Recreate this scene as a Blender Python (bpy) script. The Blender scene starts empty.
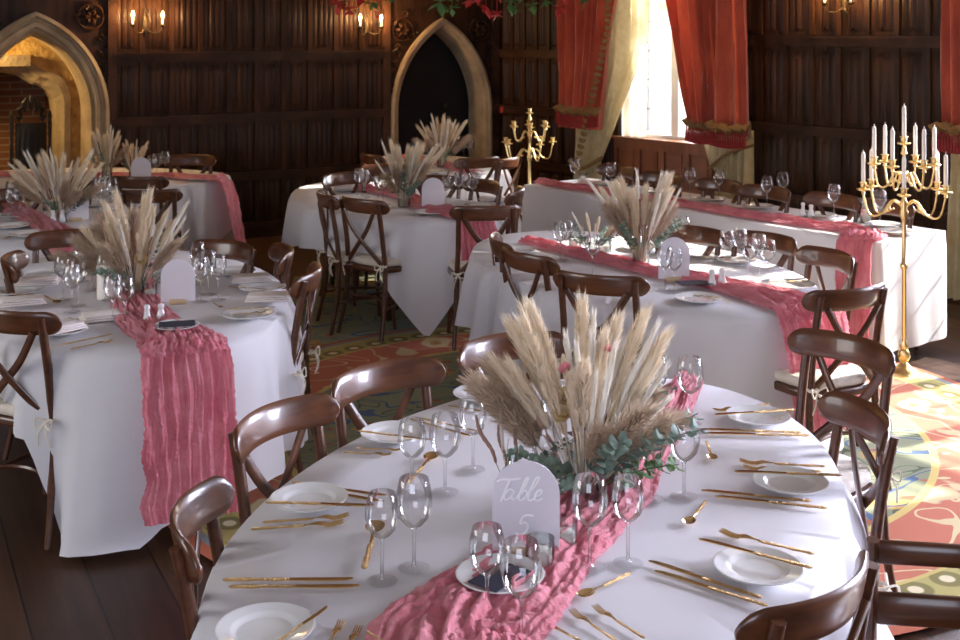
import bpy, math, random
from math import sin, cos, pi, radians, sqrt, hypot, atan2
from mathutils import Vector, Matrix, noise
S = bpy.context.scene
COL = S.collection
RND = random.Random(7)

# ------------------------------------------------------------------ camera
F = 1200.0; CH = 2.0; HY = 30.0
cd = bpy.data.cameras.new('camera'); cam = bpy.data.objects.new('camera', cd); COL.objects.link(cam)
cam.location = (0, 0, CH); cam.rotation_euler = (pi/2, 0, 0)
cd.lens = F/960*36; cd.sensor_width = 36; cd.shift_y = -(320-HY)/960
cd.clip_start = .05; cd.clip_end = 200
cd.dof.use_dof = True; cd.dof.focus_distance = 3.6; cd.dof.aperture_fstop = 9
S.camera = cam
S.cycles.transparent_max_bounces = 32
S.view_settings.view_transform = 'Standard'; S.view_settings.look = 'None'
S.view_settings.exposure = 0.17; S.view_settings.gamma = 1; S.view_settings.use_curve_mapping = False

# ------------------------------------------------------------------ world, sun, window daylight
w = bpy.data.worlds.new('sky'); S.world = w; w.use_nodes = True
bg = w.node_tree.nodes['Background']; bg.inputs[0].default_value = (.80, .88, 1, 1); bg.inputs[1].default_value = 2.2
SUN = Vector((.905, .43, .58)).normalized()          # towards the sun
sd = bpy.data.lights.new('sun', 'SUN'); sd.energy = 16; sd.angle = radians(.6); sd.color = (1, .93, .82)
so = bpy.data.objects.new('sun', sd); COL.objects.link(so); so.rotation_euler = SUN.to_track_quat('Z', 'Y').to_euler(); so.location = (9, 12, 9)
def area(name, loc, d, sx, sy, e, colr):
    l = bpy.data.lights.new(name, 'AREA'); l.shape = 'RECTANGLE'; l.size = sx; l.size_y = sy; l.energy = e; l.color = colr; l.spread = radians(118)
    o = bpy.data.objects.new(name, l); COL.objects.link(o); o.location = loc
    o.rotation_euler = (-Vector(d)).to_track_quat('Z', 'Y').to_euler(); return o

# ------------------------------------------------------------------ geometry of the view (world from measured positions)
def P(px, py, z=0.0):
    y = (CH-z)*F/(py-HY); return Vector(((px-480)/F*y, y, z))
C0 = Vector((.216, 12.94)); E1 = Vector((-.870, -.4925)); E2 = Vector((.633, -.775))
N1 = Vector((.4925, -.870)); N2 = Vector((-.775, -.633))
def ws(px, e):
    k = (px-480)/F; return (k*C0.y-C0.x)/(e.x-k*e.y)
def wz(px, py, e):
    s = ws(px, e); return CH-(py-HY)/F*(C0.y+s*e.y)
def wp(s, z, e, n, off=0.0):
    p = C0+e*s+n*off; return Vector((p.x, p.y, z))

# window daylight: soft sky light at each opening; the west one is added fill
W2a, W2b = 5.55, 8.2      # second window on the window wall (off frame), s from the corner
W3a, W3b = 9.6, 12.2
for a_, b_, e_ in ((W2a, W2b, 280), (W3a, W3b, 1120)):
    p = wp((a_+b_)/2, 2.1, E2, N2, -.42); area('window_daylight', p, (N2.x, N2.y, -.25), b_-a_, 2.2, e_, (.77, .79, 1))
p = wp(2.55, 2.1, E2, N2, -.55); area('window_daylight', p, (N2.x, N2.y, -.25), 1.3, 2.2, 160, (.88, .93, 1))
area('window_daylight', (-6.45, 3.0, 2.3), (1, .25, -.12), 3.4, 2.0, 48, (1, .93, .88))  # unseen west window, added to brighten the front of the top table
area('window_daylight', (-1.2, -2.65, 2.3), (.15, 1, -.25), 3.6, 2.0, 42, (.76, .79, 1))
def point(name, loc, e, r, colr):
    l = bpy.data.lights.new(name, 'POINT'); l.energy = e; l.shadow_soft_size = r; l.color = colr
    o = bpy.data.objects.new(name, l); COL.objects.link(o); o.location = loc; return o

# ------------------------------------------------------------------ materials
def mat(name, col, rough=.5, metal=0, spec=.5, var=None, scale=8, stretch=(1, 1, 1), bump=0, bscale=None, det=4, trans=0, emit=None, coat=0, sheen=0, alpha=1, sss=0):
    m = bpy.data.materials.new(name); m.use_nodes = True; N = m.node_tree.nodes; L = m.node_tree.links
    b = N['Principled BSDF']; b.inputs['Base Color'].default_value = (*col, 1); b.inputs['Roughness'].default_value = rough
    b.inputs['Metallic'].default_value = metal; b.inputs['Specular IOR Level'].default_value = spec
    b.inputs['Coat Weight'].default_value = coat; b.inputs['Sheen Weight'].default_value = sheen; b.inputs['Alpha'].default_value = alpha
    b.inputs['Transmission Weight'].default_value = trans
    if emit: b.inputs['Emission Color'].default_value = (*emit[0], 1); b.inputs['Emission Strength'].default_value = emit[1]
    if var or bump:
        tc = N.new('ShaderNodeTexCoord'); mp = N.new('ShaderNodeMapping'); mp.inputs['Scale'].default_value = stretch
        L.new(tc.outputs['Object'], mp.inputs[0])
        nz = N.new('ShaderNodeTexNoise'); nz.inputs['Scale'].default_value = scale; nz.inputs['Detail'].default_value = det
        L.new(mp.outputs[0], nz.inputs[0])
        if var:
            cr = N.new('ShaderNodeValToRGB'); cr.color_ramp.elements[0].position = .32; cr.color_ramp.elements[1].position = .68
            cr.color_ramp.elements[0].color = (*col, 1); cr.color_ramp.elements[1].color = (*var, 1)
            L.new(nz.outputs[0], cr.inputs[0]); L.new(cr.outputs[0], b.inputs['Base Color'])
        if bump:
            n2 = N.new('ShaderNodeTexNoise'); n2.inputs['Scale'].default_value = bscale or scale; n2.inputs['Detail'].default_value = det
            L.new(mp.outputs[0], n2.inputs[0])
            bp = N.new('ShaderNodeBump'); bp.inputs['Strength'].default_value = bump; bp.inputs['Distance'].default_value = .02
            L.new(n2.outputs[0], bp.inputs['Height']); L.new(bp.outputs[0], b.inputs['Normal'])
    return m
def glassmat(name, tint=(1, 1, 1), rough=.0, refl=1.0):
    m = bpy.data.materials.new(name); m.use_nodes = True; N = m.node_tree.nodes; L = m.node_tree.links; N.clear()
    o = N.new('ShaderNodeOutputMaterial'); mx = N.new('ShaderNodeMixShader'); t = N.new('ShaderNodeBsdfTransparent'); g = N.new('ShaderNodeBsdfGlossy')
    t.inputs[0].default_value = (*tint, 1); g.inputs['Roughness'].default_value = rough
    lw = N.new('ShaderNodeLayerWeight'); lw.inputs[0].default_value = .35
    mr = N.new('ShaderNodeMapRange'); mr.inputs[1].default_value = 0; mr.inputs[2].default_value = 1; mr.inputs[3].default_value = .05*refl; mr.inputs[4].default_value = .75*refl
    L.new(lw.outputs['Fresnel'], mr.inputs[0]); L.new(mr.outputs[0], mx.inputs[0]); L.new(t.outputs[0], mx.inputs[1]); L.new(g.outputs[0], mx.inputs[2]); L.new(mx.outputs[0], o.inputs[0])
    return m
def cloth_trans(m, amt=.3):
    "adds a translucent share so back light shows through thin fabric"
    N = m.node_tree.nodes; L = m.node_tree.links; b = N['Principled BSDF']; o = N['Material Output']
    t = N.new('ShaderNodeBsdfTranslucent'); mx = N.new('ShaderNodeMixShader'); mx.inputs[0].default_value = amt
    if b.inputs['Base Color'].is_linked: L.new(b.inputs['Base Color'].links[0].from_socket, t.inputs[0])
    else: t.inputs[0].default_value = b.inputs['Base Color'].default_value
    L.new(b.outputs[0], mx.inputs[1]); L.new(t.outputs[0], mx.inputs[2]); L.new(mx.outputs[0], o.inputs[0]); return m
M = {}
M['panel'] = mat('dark_oak_panelling', (.019, .008, .004), .42, spec=.25, var=(.062, .026, .012), scale=2.2, stretch=(6, 6, .6), bump=.25, bscale=14)
M['panel_rail'] = mat('dark_oak_rails', (.026, .011, .006), .4, spec=.28, var=(.070, .030, .015), scale=2.2, stretch=(2, 2, 3), bump=.2, bscale=14)
M['wainscot'] = mat('warm_lit_oak_wainscot', (.16, .055, .025), .4, var=(.25, .09, .04), scale=3, stretch=(4, 4, 1), bump=.15)  # warm light below the window put into a lighter, redder oak colour
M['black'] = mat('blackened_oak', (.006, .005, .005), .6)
M['chair'] = mat('walnut_stained_beech', (.052, .0170, .006), .32, var=(.105, .034, .012), scale=5, stretch=(1, 8, 8), coat=.25)
M['chair_back'] = mat('walnut_stained_rail', (.055, .0180, .0065), .33, var=(.125, .042, .015), scale=4, stretch=(1, 6, 10), coat=.35)
M['oldwood'] = mat('black_carved_oak', (.008, .006, .005), .5)
M['cushion'] = mat('cream_canvas', (.72, .66, .57), .85, var=(.62, .55, .46), scale=14, bump=.3, bscale=60)
M['tie'] = mat('cream_tie', (.78, .72, .6), .9)
M['linen'] = cloth_trans(mat('white_linen', (.80, .79, .82), .85, var=(.76, .75, .79), scale=3, bump=.05, bscale=5, sheen=.2), .2)
M['napkin'] = mat('blush_napkin', (.80, .73, .70), .85, bump=.1, bscale=20)
M['pink'] = cloth_trans(mat('dusky_pink_gauze', (.66, .155, .20), .9, var=(.82, .31, .36), scale=9, stretch=(1, 1, 1), bump=.6, bscale=60, sheen=.3), .3)
M['gold'] = mat('polished_gold', (.80, .57, .29), .2, metal=1)
M['goldorn'] = mat('chased_gold', (.60, .40, .18), .3, metal=1, bump=.9, bscale=260, scale=200)
M['brass'] = mat('pale_brass', (.80, .60, .28), .30, metal=1, bump=.2, bscale=60, scale=60)
M['china'] = mat('white_china', (.80, .81, .80), .12, coat=.5)
M['wax'] = mat('ivory_wax', (.86, .80, .74), .5)
M['glass'] = glassmat('clear_glass')
M['vase'] = glassmat('vase_glass', (.93, .96, .95), .02)
M['frost'] = mat('frosted_acrylic', (.82, .79, .85), .5, alpha=.82)
M['paint'] = mat('white_paint', (.95, .95, .95), .6)
M['card'] = mat('navy_card', (.018, .022, .04), .6)
M['wood_light'] = mat('pale_wood', (.62, .47, .30), .6, var=(.5, .36, .2), scale=10)
M['silver'] = mat('mercury_silver', (.75, .70, .62), .25, metal=1)
M['stone'] = mat('limestone', (.50, .39, .25), .85, var=(.33, .25, .155), scale=5, bump=.6, bscale=25)
M['goldstone'] = mat('honey_stone', (.66, .44, .16), .9, var=(.36, .21, .06), scale=9, bump=1.0, bscale=22)
M['red'] = cloth_trans(mat('brick_red_velvet', (.44, .050, .020), .75, var=(.62, .115, .042), scale=7, stretch=(1, 1, .4), bump=.4, bscale=40, sheen=.6), .12)
M['lining'] = cloth_trans(mat('gold_damask', (.60, .50, .27), .8, var=(.72, .63, .40), scale=14, bump=.2), .25)
M['net'] = cloth_trans(mat('cream_brocade', (.80, .75, .64), .85, var=(.50, .42, .32), scale=9, stretch=(1, 1, .8), bump=.1), .4)
M['fringe'] = mat('bronze_fringe', (.24, .13, .045), .7, var=(.42, .27, .10), scale=60, bump=1, bscale=120)
M['tassel'] = mat('crimson_tassel', (.33, .025, .02), .8, var=(.18, .012, .012), scale=60)
M['frame'] = mat('white_window_stone', (.82, .80, .76), .6)
M['pampas'] = cloth_trans(mat('cream_pampas', (.93, .83, .66), .95, var=(.80, .67, .48), scale=20), .3)
M['pampasd'] = cloth_trans(mat('fawn_pampas', (.50, .38, .27), .95, var=(.66, .53, .40), scale=20), .3)
M['ivory'] = cloth_trans(mat('ivory_grass', (.95, .91, .83), .95, var=(.88, .82, .70), scale=20), .25)
M['stem'] = mat('straw_stem', (.55, .45, .28), .8)
M['mauve'] = mat('mauve_spike', (.26, .14, .11), .9, var=(.38, .24, .17), scale=40)
M['leaf'] = cloth_trans(mat('eucalyptus_leaf', (.11, .17, .13), .6, var=(.22, .30, .24), scale=12), .2)
M['green'] = cloth_trans(mat('garden_green_leaf', (.07, .16, .04), .6, var=(.12, .24, .07), scale=9), .2)
M['rose'] = cloth_trans(mat('butter_rose', (.62, .45, .20), .8, var=(.72, .56, .32), scale=20), .2)
M['pinkf'] = cloth_trans(mat('pink_petal', (.75, .22, .28), .8, var=(.85, .45, .45), scale=20), .2)
M['autumn'] = cloth_trans(mat('crimson_leaf', (.42, .02, .03), .6, var=(.60, .08, .06), scale=9), .25)
M['iron'] = mat('wrought_iron', (.05, .035, .02), .5, metal=.6)
M['bulb'] = mat('lit_candle_bulb', (1, .8, .5), .5, emit=((1, .62, .22), 22))
M['plaster'] = mat('dim_plaster', (.35, .30, .24), .9)

def brickmat(name, c1, c2, mort, sc, bump=.6, w_=.22, h_=.07):
    m = bpy.data.materials.new(name); m.use_nodes = True; N = m.node_tree.nodes; L = m.node_tree.links; b = N['Principled BSDF']
    tc = N.new('ShaderNodeUVMap'); br = N.new('ShaderNodeTexBrick'); br.inputs['Scale'].default_value = sc
    br.inputs['Color1'].default_value = (*c1, 1); br.inputs['Color2'].default_value = (*c2, 1); br.inputs['Mortar'].default_value = (*mort, 1)
    br.inputs['Mortar Size'].default_value = .008; br.inputs['Brick Width'].default_value = w_; br.inputs['Row Height'].default_value = h_
    L.new(tc.outputs[0], br.inputs[0]); L.new(br.outputs[0], b.inputs['Base Color']); b.inputs['Roughness'].default_value = .9
    bp = N.new('ShaderNodeBump'); bp.inputs['Strength'].default_value = bump; bp.inputs['Distance'].default_value = .01; bp.invert = True
    L.new(br.outputs['Fac'], bp.inputs['Height']); L.new(bp.outputs[0], b.inputs['Normal']); return m
M['brick'] = brickmat('old_brick', (.30, .12, .06), (.20, .085, .045), (.36, .27, .17), 1)
def floormat():
    m = bpy.data.materials.new('dark_floorboards'); m.use_nodes = True; N = m.node_tree.nodes; L = m.node_tree.links; b = N['Principled BSDF']
    tc = N.new('ShaderNodeTexCoord'); mp = N.new('ShaderNodeMapping'); mp.inputs['Rotation'].default_value = (0, 0, radians(63))
    L.new(tc.outputs['Object'], mp.inputs[0])
    br = N.new('ShaderNodeTexBrick'); br.inputs['Color1'].default_value = (.040, .018, .009, 1); br.inputs['Color2'].default_value = (.085, .038, .018, 1)
    br.inputs['Mortar'].default_value = (.008, .004, .003, 1); br.inputs['Scale'].default_value = 1; br.inputs['Mortar Size'].default_value = .004
    br.inputs['Brick Width'].default_value = 2.6; br.inputs['Row Height'].default_value = .24
    L.new(mp.outputs[0], br.inputs[0])
    nz = N.new('ShaderNodeTexNoise'); nz.inputs['Scale'].default_value = 3; nz.inputs['Detail'].default_value = 8; mp2 = N.new('ShaderNodeMapping'); mp2.inputs['Scale'].default_value = (.6, 9, 1)
    L.new(mp.outputs[0], mp2.inputs[0]); L.new(mp2.outputs[0], nz.inputs[0])
    mx = N.new('ShaderNodeMixRGB'); mx.blend_type = 'MULTIPLY'; mx.inputs[0].default_value = .8
    cr = N.new('ShaderNodeValToRGB'); cr.color_ramp.elements[0].color = (.45, .42, .4, 1); cr.color_ramp.elements[0].position = .3; cr.color_ramp.elements[1].color = (1.2, 1.2, 1.2, 1); cr.color_ramp.elements[1].position = .7
    L.new(nz.outputs[0], cr.inputs[0]); L.new(br.outputs[0], mx.inputs[1]); L.new(cr.outputs[0], mx.inputs[2]); L.new(mx.outputs[0], b.inputs['Base Color'])
    b.inputs['Roughness'].default_value = .45; return m
M['floor'] = floormat()
def node_tools(m):
    N = m.node_tree.nodes; L = m.node_tree.links
    def math_(op, a, b_=0.0, c=None):
        n = N.new('ShaderNodeMath'); n.operation = op
        for i, v in enumerate((a, b_) if c is None else (a, b_, c)):
            if isinstance(v, (int, float)): n.inputs[i].default_value = v
            else: L.new(v, n.inputs[i])
        return n.outputs[0]
    def mix(f, a, b_):
        n = N.new('ShaderNodeMixRGB')
        for i, v in enumerate((f, a, b_)):
            if isinstance(v, (int, float)): n.inputs[i].default_value = v
            elif isinstance(v, tuple): n.inputs[i].default_value = (*v, 1)
            else: L.new(v, n.inputs[i])
        return n.outputs[0]
    return N, L, math_, mix
def blobs(N, L, math_, vec, scale, thr, w_=.08, rnd=1.0):
    v = N.new('ShaderNodeTexVoronoi'); v.inputs['Scale'].default_value = scale; v.inputs['Randomness'].default_value = rnd; L.new(vec, v.inputs[0])
    mr = N.new('ShaderNodeMapRange'); mr.inputs[1].default_value = thr; mr.inputs[2].default_value = thr-w_; L.new(v.outputs['Distance'], mr.inputs[0])
    return mr.outputs[0]
def rugmat(round_):
    m = bpy.data.materials.new('medallion_carpet' if round_ else 'floral_green_carpet'); m.use_nodes = True
    N, L, mt, mix = node_tools(m); b = N['Principled BSDF']; b.inputs['Roughness'].default_value = .95; b.inputs['Specular IOR Level'].default_value = .1
    tc = N.new('ShaderNodeTexCoord'); co = tc.outputs['Object']
    nz = N.new('ShaderNodeTexNoise'); nz.inputs['Scale'].default_value = 3.0; nz.inputs['Detail'].default_value = 3; L.new(co, nz.inputs[0])
    wv = N.new('ShaderNodeMixRGB'); wv.blend_type = 'LINEAR_LIGHT'; wv.inputs[0].default_value = .16; L.new(co, wv.inputs[1]); L.new(nz.outputs['Color'], wv.inputs[2]); wc = wv.outputs[0]
    green = (.27, .29, .19); cream = (.70, .58, .34); ochre = (.52, .33, .12); blue = (.10, .15, .25); rust = (.46, .15, .09); pink = (.56, .20, .13)
    fld = mix(blobs(N, L, mt, wc, 2.6, .30), green, ochre)
    fld = mix(blobs(N, L, mt, wc, 5.3, .18, .04), fld, rust)
    # curling scrolls
    n3 = N.new('ShaderNodeTexNoise'); n3.inputs['Scale'].default_value = 2.1; n3.inputs['Detail'].default_value = 1.2; n3.inputs['Distortion'].default_value = 1.6; L.new(co, n3.inputs[0])
    n5 = N.new('ShaderNodeTexNoise'); n5.inputs['Scale'].default_value = 1.1; L.new(co, n5.inputs[0])
    def contour(v, w_): return mt('LESS_THAN', mt('ABSOLUTE', mt('SUBTRACT', n3.outputs[0], v)), w_)
    fld = mix(mt('MULTIPLY', contour(.52, .016), mt('GREATER_THAN', n5.outputs[0], .44)), fld, blue)
    fld = mix(mt('MULTIPLY', contour(.44, .010), mt('LESS_THAN', n5.outputs[0], .52)), fld, ochre); fld = mix(contour(.60, .008), fld, (.12, .15, .10))
    if round_:
        ln = N.new('ShaderNodeVectorMath'); ln.operation = 'LENGTH'; L.new(co, ln.inputs[0]); r = ln.outputs['Value']
        sx = N.new('ShaderNodeSeparateXYZ'); L.new(co, sx.inputs[0]); an = mt('ARCTAN2', sx.outputs[1], sx.outputs[0])
        # flower band: petals in polar space
        fl = mix(blobs(N, L, mt, wc, 3.4, .36, .05), pink, cream); fl = mix(blobs(N, L, mt, wc, 3.4, .15, .03), fl, ochre); fl = mix(blobs(N, L, mt, wc, 3.4, .06, .02), fl, rust)
        fl = mix(contour(.5, .012), fl, cream)
        cx = N.new('ShaderNodeCombineXYZ'); L.new(mt('MULTIPLY', an, 12.0), cx.inputs[0]); L.new(mt('MULTIPLY', mt('SUBTRACT', r, 2.0), 6.6), cx.inputs[1])
        gu = mix(blobs(N, L, mt, cx.outputs[0], 1.0, .42, .05, 0.0), (.46, .40, .16), (.25, .22, .09)); gu = mix(blobs(N, L, mt, cx.outputs[0], 1.0, .2, .05, 0.0), gu, (.75, .66, .45))
        c = mix(mt('GREATER_THAN', r, 1.55), fld, (.66, .52, .20)); c = mix(mt('GREATER_THAN', r, 1.585), c, fl)
        c = mix(mt('GREATER_THAN', r, 1.93), c, (.60, .48, .18)); c = mix(mt('GREATER_THAN', r, 1.95), c, gu); c = mix(mt('GREATER_THAN', r, 2.10), c, (.60, .48, .18))
        c = mix(mt('GREATER_THAN', r, 2.12), c, (.28, .33, .33)); c = mix(mt('GREATER_THAN', r, 2.16), c, rust)
        c = mix(mt('GREATER_THAN', mt('SUBTRACT', .74, mt('ABSOLUTE', mt('SUBTRACT', r, .1))), 0), c, mix(blobs(N, L, mt, wc, 4, .3), ochre, cream))
    else: c = fld
    L.new(c, b.inputs['Base Color'])
    n4 = N.new('ShaderNodeTexNoise'); n4.inputs['Scale'].default_value = 300; L.new(co, n4.inputs[0]); bp = N.new('ShaderNodeBump'); bp.inputs['Strength'].default_value = .3; bp.inputs['Distance'].default_value = .005
    L.new(n4.outputs[0], bp.inputs['Height']); L.new(bp.outputs[0], b.inputs['Normal']); return m
M['rug'] = rugmat(False); M['roundrug'] = rugmat(True)

# ------------------------------------------------------------------ mesh helpers
class MB:
    def __init__(s): s.v = []; s.f = []; s.uv = None
    def add(s, vs, fs):
        n = len(s.v); s.v += [tuple(v) for v in vs]; s.f += [tuple(i+n for i in f) for f in fs]; return s
    def box(s, c, d, rz=0, R=None):
        x, y, z = (q/2 for q in d); vs = [Vector((i*x, j*y, k*z)) for i in (-1, 1) for j in (-1, 1) for k in (-1, 1)]
        Rm = R or Matrix.Rotation(rz, 3, 'Z'); vs = [Rm @ v+Vector(c) for v in vs]
        return s.add(vs, [(0, 1, 3, 2), (4, 6, 7, 5), (0, 4, 5, 1), (2, 3, 7, 6), (0, 2, 6, 4), (1, 5, 7, 3)])
    def bbox(s, c, d, bev=.005, rz=0):
        "box with chamfered vertical outline and rounded top and bottom edges"
        x, y, z = (q/2 for q in d); b = min(bev, x*.45, y*.45, z*.45); ring = []
        def outl(X, Y, Z):
            return [(X-b, -Y, Z), (X, -Y+b, Z), (X, Y-b, Z), (X-b, Y, Z), (-X+b, Y, Z), (-X, Y-b, Z), (-X, -Y+b, Z), (-X+b, -Y, Z)]
        rows = [outl(x-b, y-b, -z), outl(x, y, -z+b), outl(x, y, z-b), outl(x-b, y-b, z)]
        Rm = Matrix.Rotation(rz, 3, 'Z'); vs = [Rm @ Vector(p)+Vector(c) for r in rows for p in r]
        fs = [(i*8+j, i*8+(j+1) % 8, (i+1)*8+(j+1) % 8, (i+1)*8+j) for i in range(3) for j in range(8)]+[tuple(range(7, -1, -1)), tuple(range(24, 32))]
        return s.add(vs, fs)
    def lathe(s, prof, seg=20, c=(0, 0, 0), cap=False, sx=1, sy=1):
        vs = [(c[0]+r*sx*cos(2*pi*j/seg), c[1]+r*sy*sin(2*pi*j/seg), c[2]+z) for r, z in prof for j in range(seg)]
        fs = [(i*seg+j, i*seg+(j+1) % seg, (i+1)*seg+(j+1) % seg, (i+1)*seg+j) for i in range(len(prof)-1) for j in range(seg)]
        if cap: fs += [tuple(range(seg-1, -1, -1)), tuple(range((len(prof)-1)*seg, len(prof)*seg))]
        return s.add(vs, fs)
    def tube(s, pts, r, seg=8, sx=1.0, up=None, cap=True):
        "round or oval tube along pts; r number or list; sx squeezes the second axis"
        pts = [Vector(p) for p in pts]; n = len(pts); rs = r if isinstance(r, (list, tuple)) else [r]*n; vs = []; ref = None
        for i, p in enumerate(pts):
            t = (pts[min(i+1, n-1)]-pts[max(i-1, 0)]).normalized()
            if up is not None: a = Vector(up).cross(t)
            elif ref is None: a = t.cross(Vector((0, 0, 1)) if abs(t.z) < .9 else Vector((1, 0, 0)))
            else: a = ref-t*ref.dot(t)
            a = a.normalized(); ref = a; b = t.cross(a)
            for j in range(seg):
                q = 2*pi*j/seg; vs.append(p+a*(cos(q)*rs[i])+b*(sin(q)*rs[i]*sx))
        fs = [(i*seg+j, i*seg+(j+1) % seg, (i+1)*seg+(j+1) % seg, (i+1)*seg+j) for i in range(n-1) for j in range(seg)]
        if cap: fs += [tuple(range(seg-1, -1, -1)), tuple(range((n-1)*seg, n*seg))]
        return s.add(vs, fs)
    def grid(s, fn, nu, nv, closed=False):
        vs = [fn(i/nu, j/nv) for i in range(nu+1) for j in range(nv+(0 if closed else 1))]; k = nv if closed else nv+1
        fs = [(i*k+j, i*k+(j+1) % k, (i+1)*k+(j+1) % k, (i+1)*k+j) for i in range(nu) for j in range(nv)]
        return s.add(vs, fs)
    def prism(s, outline, z0, z1, bev=0.0):
        "closed (x,y) outline extruded, with softened rims"
        n = len(outline); cx = sum(p[0] for p in outline)/n; cy = sum(p[1] for p in outline)/n
        def ring(z, k): return [(cx+(p[0]-cx)*k, cy+(p[1]-cy)*k, z) for p in outline]
        m_ = max(hypot(p[0]-cx, p[1]-cy) for p in outline)
        if bev: rows = [ring(z0, 1-bev/m_), ring(z0+bev*.5, 1-bev*.2/m_), ring((z0+z1)/2, 1), ring(z1-bev*.5, 1-bev*.2/m_), ring(z1, 1-bev/m_)]
        else: rows = [ring(z0, 1), ring(z1, 1)]
        vs = [p for r in rows for p in r]; k = len(rows)
        fs = [(i*n+j, i*n+(j+1) % n, (i+1)*n+(j+1) % n, (i+1)*n+j) for i in range(k-1) for j in range(n)]+[tuple(range(n-1, -1, -1)), tuple(range((k-1)*n, k*n))]
        return s.add(vs, fs)
    def mesh(s, name, m, smooth=True, ang=50, solid=0):
        me = bpy.data.meshes.new(name); me.from_pydata(s.v, [], s.f); me.materials.append(m)
        if s.uv:
            uvl = me.uv_layers.new(name='UVMap')
            for l in me.loops: uvl.data[l.index].uv = s.uv(me.vertices[l.vertex_index].co)
        if smooth:
            me.polygons.foreach_set('use_smooth', [True]*len(me.polygons))
            try: me.set_sharp_from_angle(angle=radians(ang))
            except Exception: pass
        me.update(); return me
    def obj(s, name, m, parent=None, loc=None, rot=None, **k):
        o = bpy.data.objects.new(name, s.mesh(name, m, **k)); COL.objects.link(o)
        if parent: o.parent = parent
        if loc is not None: o.location = loc
        if rot is not None: o.rotation_euler = rot
        return o
def tag(o, label, cat, group=None, kind=None):
    o['label'] = label; o['category'] = cat
    if group: o['group'] = group
    if kind: o['kind'] = kind
    return o
def empty(name, loc=(0, 0, 0), rz=0, sc=1):
    o = bpy.data.objects.new(name, None); COL.objects.link(o); o.location = loc; o.rotation_euler = (0, 0, rz); o.scale = (sc,)*3; o.empty_display_size = .05; return o
def struct(o): o['kind'] = 'structure'; return o
class Proto:
    "recipe: list of (part name, mesh, matrix, [sub parts])"
    def __init__(s, name, parts): s.name = name; s.parts = parts
    def put(s, loc, rz=0, sc=1, tilt=None):
        if len(s.parts) == 1 and s.parts[0][0] is None:
            r = bpy.data.objects.new(s.name, s.parts[0][1]); COL.objects.link(r); r.location = loc; r.rotation_euler = (0, 0, rz); r.scale = (sc,)*3 if not isinstance(sc, tuple) else sc
        else:
            r = empty(s.name, loc, rz); r.scale = (sc,)*3 if not isinstance(sc, tuple) else sc
            def rec(ps, par):
                for q in ps:
                    o = bpy.data.objects.new(q[0], q[1]); COL.objects.link(o); o.parent = par
                    if len(q) > 2 and q[2] is not None: o.matrix_local = q[2]
                    if len(q) > 3 and isinstance(q[3], list): rec(q[3], o)
                    if len(q) > 4: o['label'] = q[4]
            rec(s.parts, r)
        if tilt: r.rotation_euler = (tilt[0], tilt[1], rz)
        return r
def spl(pts, n):
    "catmull-rom through points"
    pts = [Vector(p) for p in pts]; out = []; q = [pts[0]*2-pts[1]]+pts+[pts[-1]*2-pts[-2]]; k = len(pts)-1
    for i in range(n+1):
        t = i/n*k; a = min(int(t), k-1); t -= a; p0, p1, p2, p3 = q[a:a+4]
        out.append(.5*((2*p1)+(-p0+p2)*t+(2*p0-5*p1+4*p2-p3)*t*t+(-p0+3*p1-3*p2+p3)*t**3))
    return out
def pxof(o):
    l = o.location; return 480+l.x/l.y*F

# ================================================================== STRUCTURE
struct(MB().box((1.5, 5.0, -.05), (26, 20, .1)).obj('floor', M['floor'], smooth=False))
cl_ = [wp(-.3, 0, E2, N2, -.3).to_2d(), Vector((-6.7, 9.2)), Vector((-6.7, -2.9)), Vector((10, -2.9)), Vector((10, 1.4))]
struct(MB().add([(p.x, p.y, z) for z in (3.9, 4.0) for p in cl_], [(0, 1, 2, 3, 4), (9, 8, 7, 6, 5)]+[(i, (i+1) % 5, 5+(i+1) % 5, 5+i) for i in range(5)]).obj('ceiling', M['plaster'], smooth=False))
def quadbox(mb, e, n, s0, s1, z0, z1, o0, o1):
    a = wp(s0, z0, e, n, o0); vs = [wp(s, z, e, n, o) for s in (s0, s1) for o in (o0, o1) for z in (z0, z1)]
    mb.add(vs, [(0, 1, 3, 2), (4, 6, 7, 5), (0, 4, 5, 1), (2, 3, 7, 6), (0, 2, 6, 4), (1, 5, 7, 3)]); return mb
def linenfold(mb, e, n, s0, s1, rows, pitch, stile=.05, amp=.013, folds=4):
    k = max(1, round((s1-s0)/pitch)); pt = (s1-s0)/k; prof = []
    for i in range(k):
        a = s0+i*pt; prof += [(a, .022, 0), (a+stile*.45, .022, 0), (a+stile*.5, 0.004, 0)]
        b0, b1 = a+stile*.6, a+pt-stile*.6; m_ = folds*6
        for j in range(m_+1):
            t = j/m_; prof.append((b0+(b1-b0)*t, .004, amp*(abs(sin(pi*t*folds))**.7+.5*(1 if .25 < t < .75 else 0))))
        prof += [(a+pt-stile*.5, .004, 0), (a+pt-stile*.45, .022, 0)]
    prof.append((s1, .022, 0))
    for z0, z1 in rows:
        zs = ((z0, 0), (z0+.035, 0), (z0+.06, 1), (z1-.06, 1), (z1-.035, 0), (z1, 0)); m_ = len(prof)
        vs = [wp(s, z, e, n, b+a*k2) for z, k2 in zs for s, b, a in prof]
        mb.add(vs, [(i*m_+j, i*m_+j+1, (i+1)*m_+j+1, (i+1)*m_+j) for i in range(len(zs)-1) for j in range(m_-1)])
    return mb
def rail(mb, e, n, s0, s1, z, h=.085, d=.045):
    quadbox(mb, e, n, s0, s1, z-h/2, z+h/2, -.01, d); quadbox(mb, e, n, s0, s1, z+h*.28, z+h*.5, -.01, d+.018)
ZT = 3.9
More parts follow.
